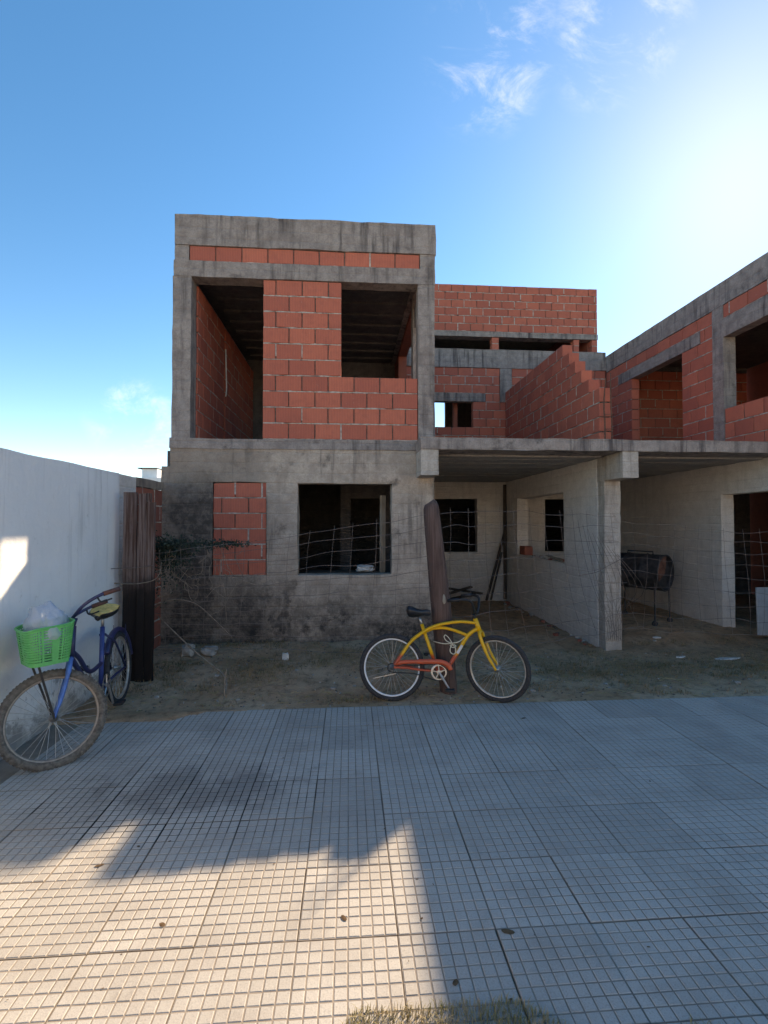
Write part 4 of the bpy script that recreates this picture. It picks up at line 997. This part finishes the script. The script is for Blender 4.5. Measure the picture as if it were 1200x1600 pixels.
def verge(rn):
    x, y = rn.uniform(-.25, 1.9), rn.uniform(1.2, 1.66)
    if x < .8:
        e = 1.60 - .05 * noise.noise(Vector((x * 7, 0, 1))) - .12 * sm(.05, -.2, x) - .14 * sm(.55, .8, x)
    else: e = 1.455 + .04 * noise.noise(Vector((x * 5, 0, 1)))
    return x, y, 1. if y < e else .0, .002
tufts('verge_grass', 'grass_dry', 'dry straw-coloured grass overgrowing the front edge of the pavement', verge, 15000, .032, .0013, 22)
# dead leaves and specks lying on the pavement
rl = random.Random(9); lm = []  # a few shared leaf shapes
for v in range(6):
    mb = MB(); n = 9; a = rl.uniform(.35, .7)
    for k in range(n):
        t = 2 * math.pi * k / n; r_ = 1 + .3 * noise.noise(Vector((math.cos(t) * 2, math.sin(t) * 2, v * 4.)))
        mb.v.append(Vector((r_ * math.cos(t), a * r_ * math.sin(t), .12 + .18 * noise.noise(Vector((math.cos(t), math.sin(t), v))))))
    mb.v.append(Vector((0, 0, .3))); mb.v.append(Vector((0, 0, .0)))
    for k in range(n): mb.f += [(k, (k + 1) % n, n), ((k + 1) % n, k, n + 1)]; mb.m += [0, 0]
    lm.append(mb.mesh('dry_leaf', M['leaf_dry']))
def leaf(x, y, s, lab='small dead leaf lying on the pavement tiles', grp='dead leaves on the pavement'):
    o = bpy.data.objects.new('dry_leaf', rl.choice(lm)); C.objects.link(o); o.location = (x, y, .0015); s *= .8; o.scale = (s, s, s * .25); o.rotation_euler = (0, 0, rl.uniform(0, 6.28)); tag(o, lab, 'leaf', grp)
for _ in range(75): leaf(rl.uniform(-2.1, 3.6), rl.uniform(1.6, 4.1), rl.uniform(.004, .011))
for x, y, s, lab in ((-.02, 1.98, .022, 'curled brown leaf cluster on the sunlit tiles'), (-1.16, 2.36, .026, 'long brown leaf at the tip of the shadow on the tiles'), (-.74, 2.0, .018, 'dark leaf on the sunlit tiles left of centre'), (.37, 1.68, .017, 'dark leaf at the edge of the sunlit strip'), (1.42, 3.86, .028, 'dark leaf scrap on the shaded tiles right of the yellow bicycle'), (.62, 1.87, .034, 'dark stain-like leaf crumb near the dry grass')):
    leaf(x, y, s, lab, None)
bits = MB()
for _ in range(900):
    x, y = rl.uniform(-2.2, 4.5), rl.uniform(4.25, 6.2); s = rl.uniform(.004, .012); z = gz(x, y); T = Matrix.Translation((x, y, z + s * .2)) @ Matrix.Rotation(rl.uniform(0, 6), 4, Vector((rl.random(), rl.random(), rl.random() + .1)).normalized()); bits.box(-s, s, -s * .6, s * .6, -s * .35, s * .35, mat=T, mi=rl.choice((0, 0, 1)))
tag(bits.top('gravel', [M['mortar_dark'], M['stone']], (0, 0, 0)), 'fine stones and crumbs strewn over the bare earth', 'gravel', kind='stuff')

st = MB()
for _ in range(2600):      # straw and twig litter lying on the earth
    x, y = rl.uniform(-2.2, 5.6), rl.uniform(4.22, 6.15)
    if noise.noise(Vector((x * 1.7, y * 2.5, 6))) + rl.uniform(-.3, .3) < 0: continue
    a = rl.gauss(0, .9); L_ = rl.uniform(.03, .12); d = Vector((math.cos(a), math.sin(a), 0)) * L_ / 2; c_ = Vector((x, y, 0)); e0, e1 = c_ - d, c_ + d
    st.tube([(e0.x, e0.y, gz(e0.x, e0.y) + .004), (c_.x, c_.y, gz(c_.x, c_.y) + .010), (e1.x, e1.y, gz(e1.x, e1.y) + .004)], rl.uniform(.0012, .0024), 3, caps=False, mi=rl.choice((0, 0, 1)))
tag(st.top('straw_litter', [M['grass_dry'], M['twig']], (0, 0, 0)), 'dry straw and twig litter strewn over the earth strip', 'straw', kind='stuff')
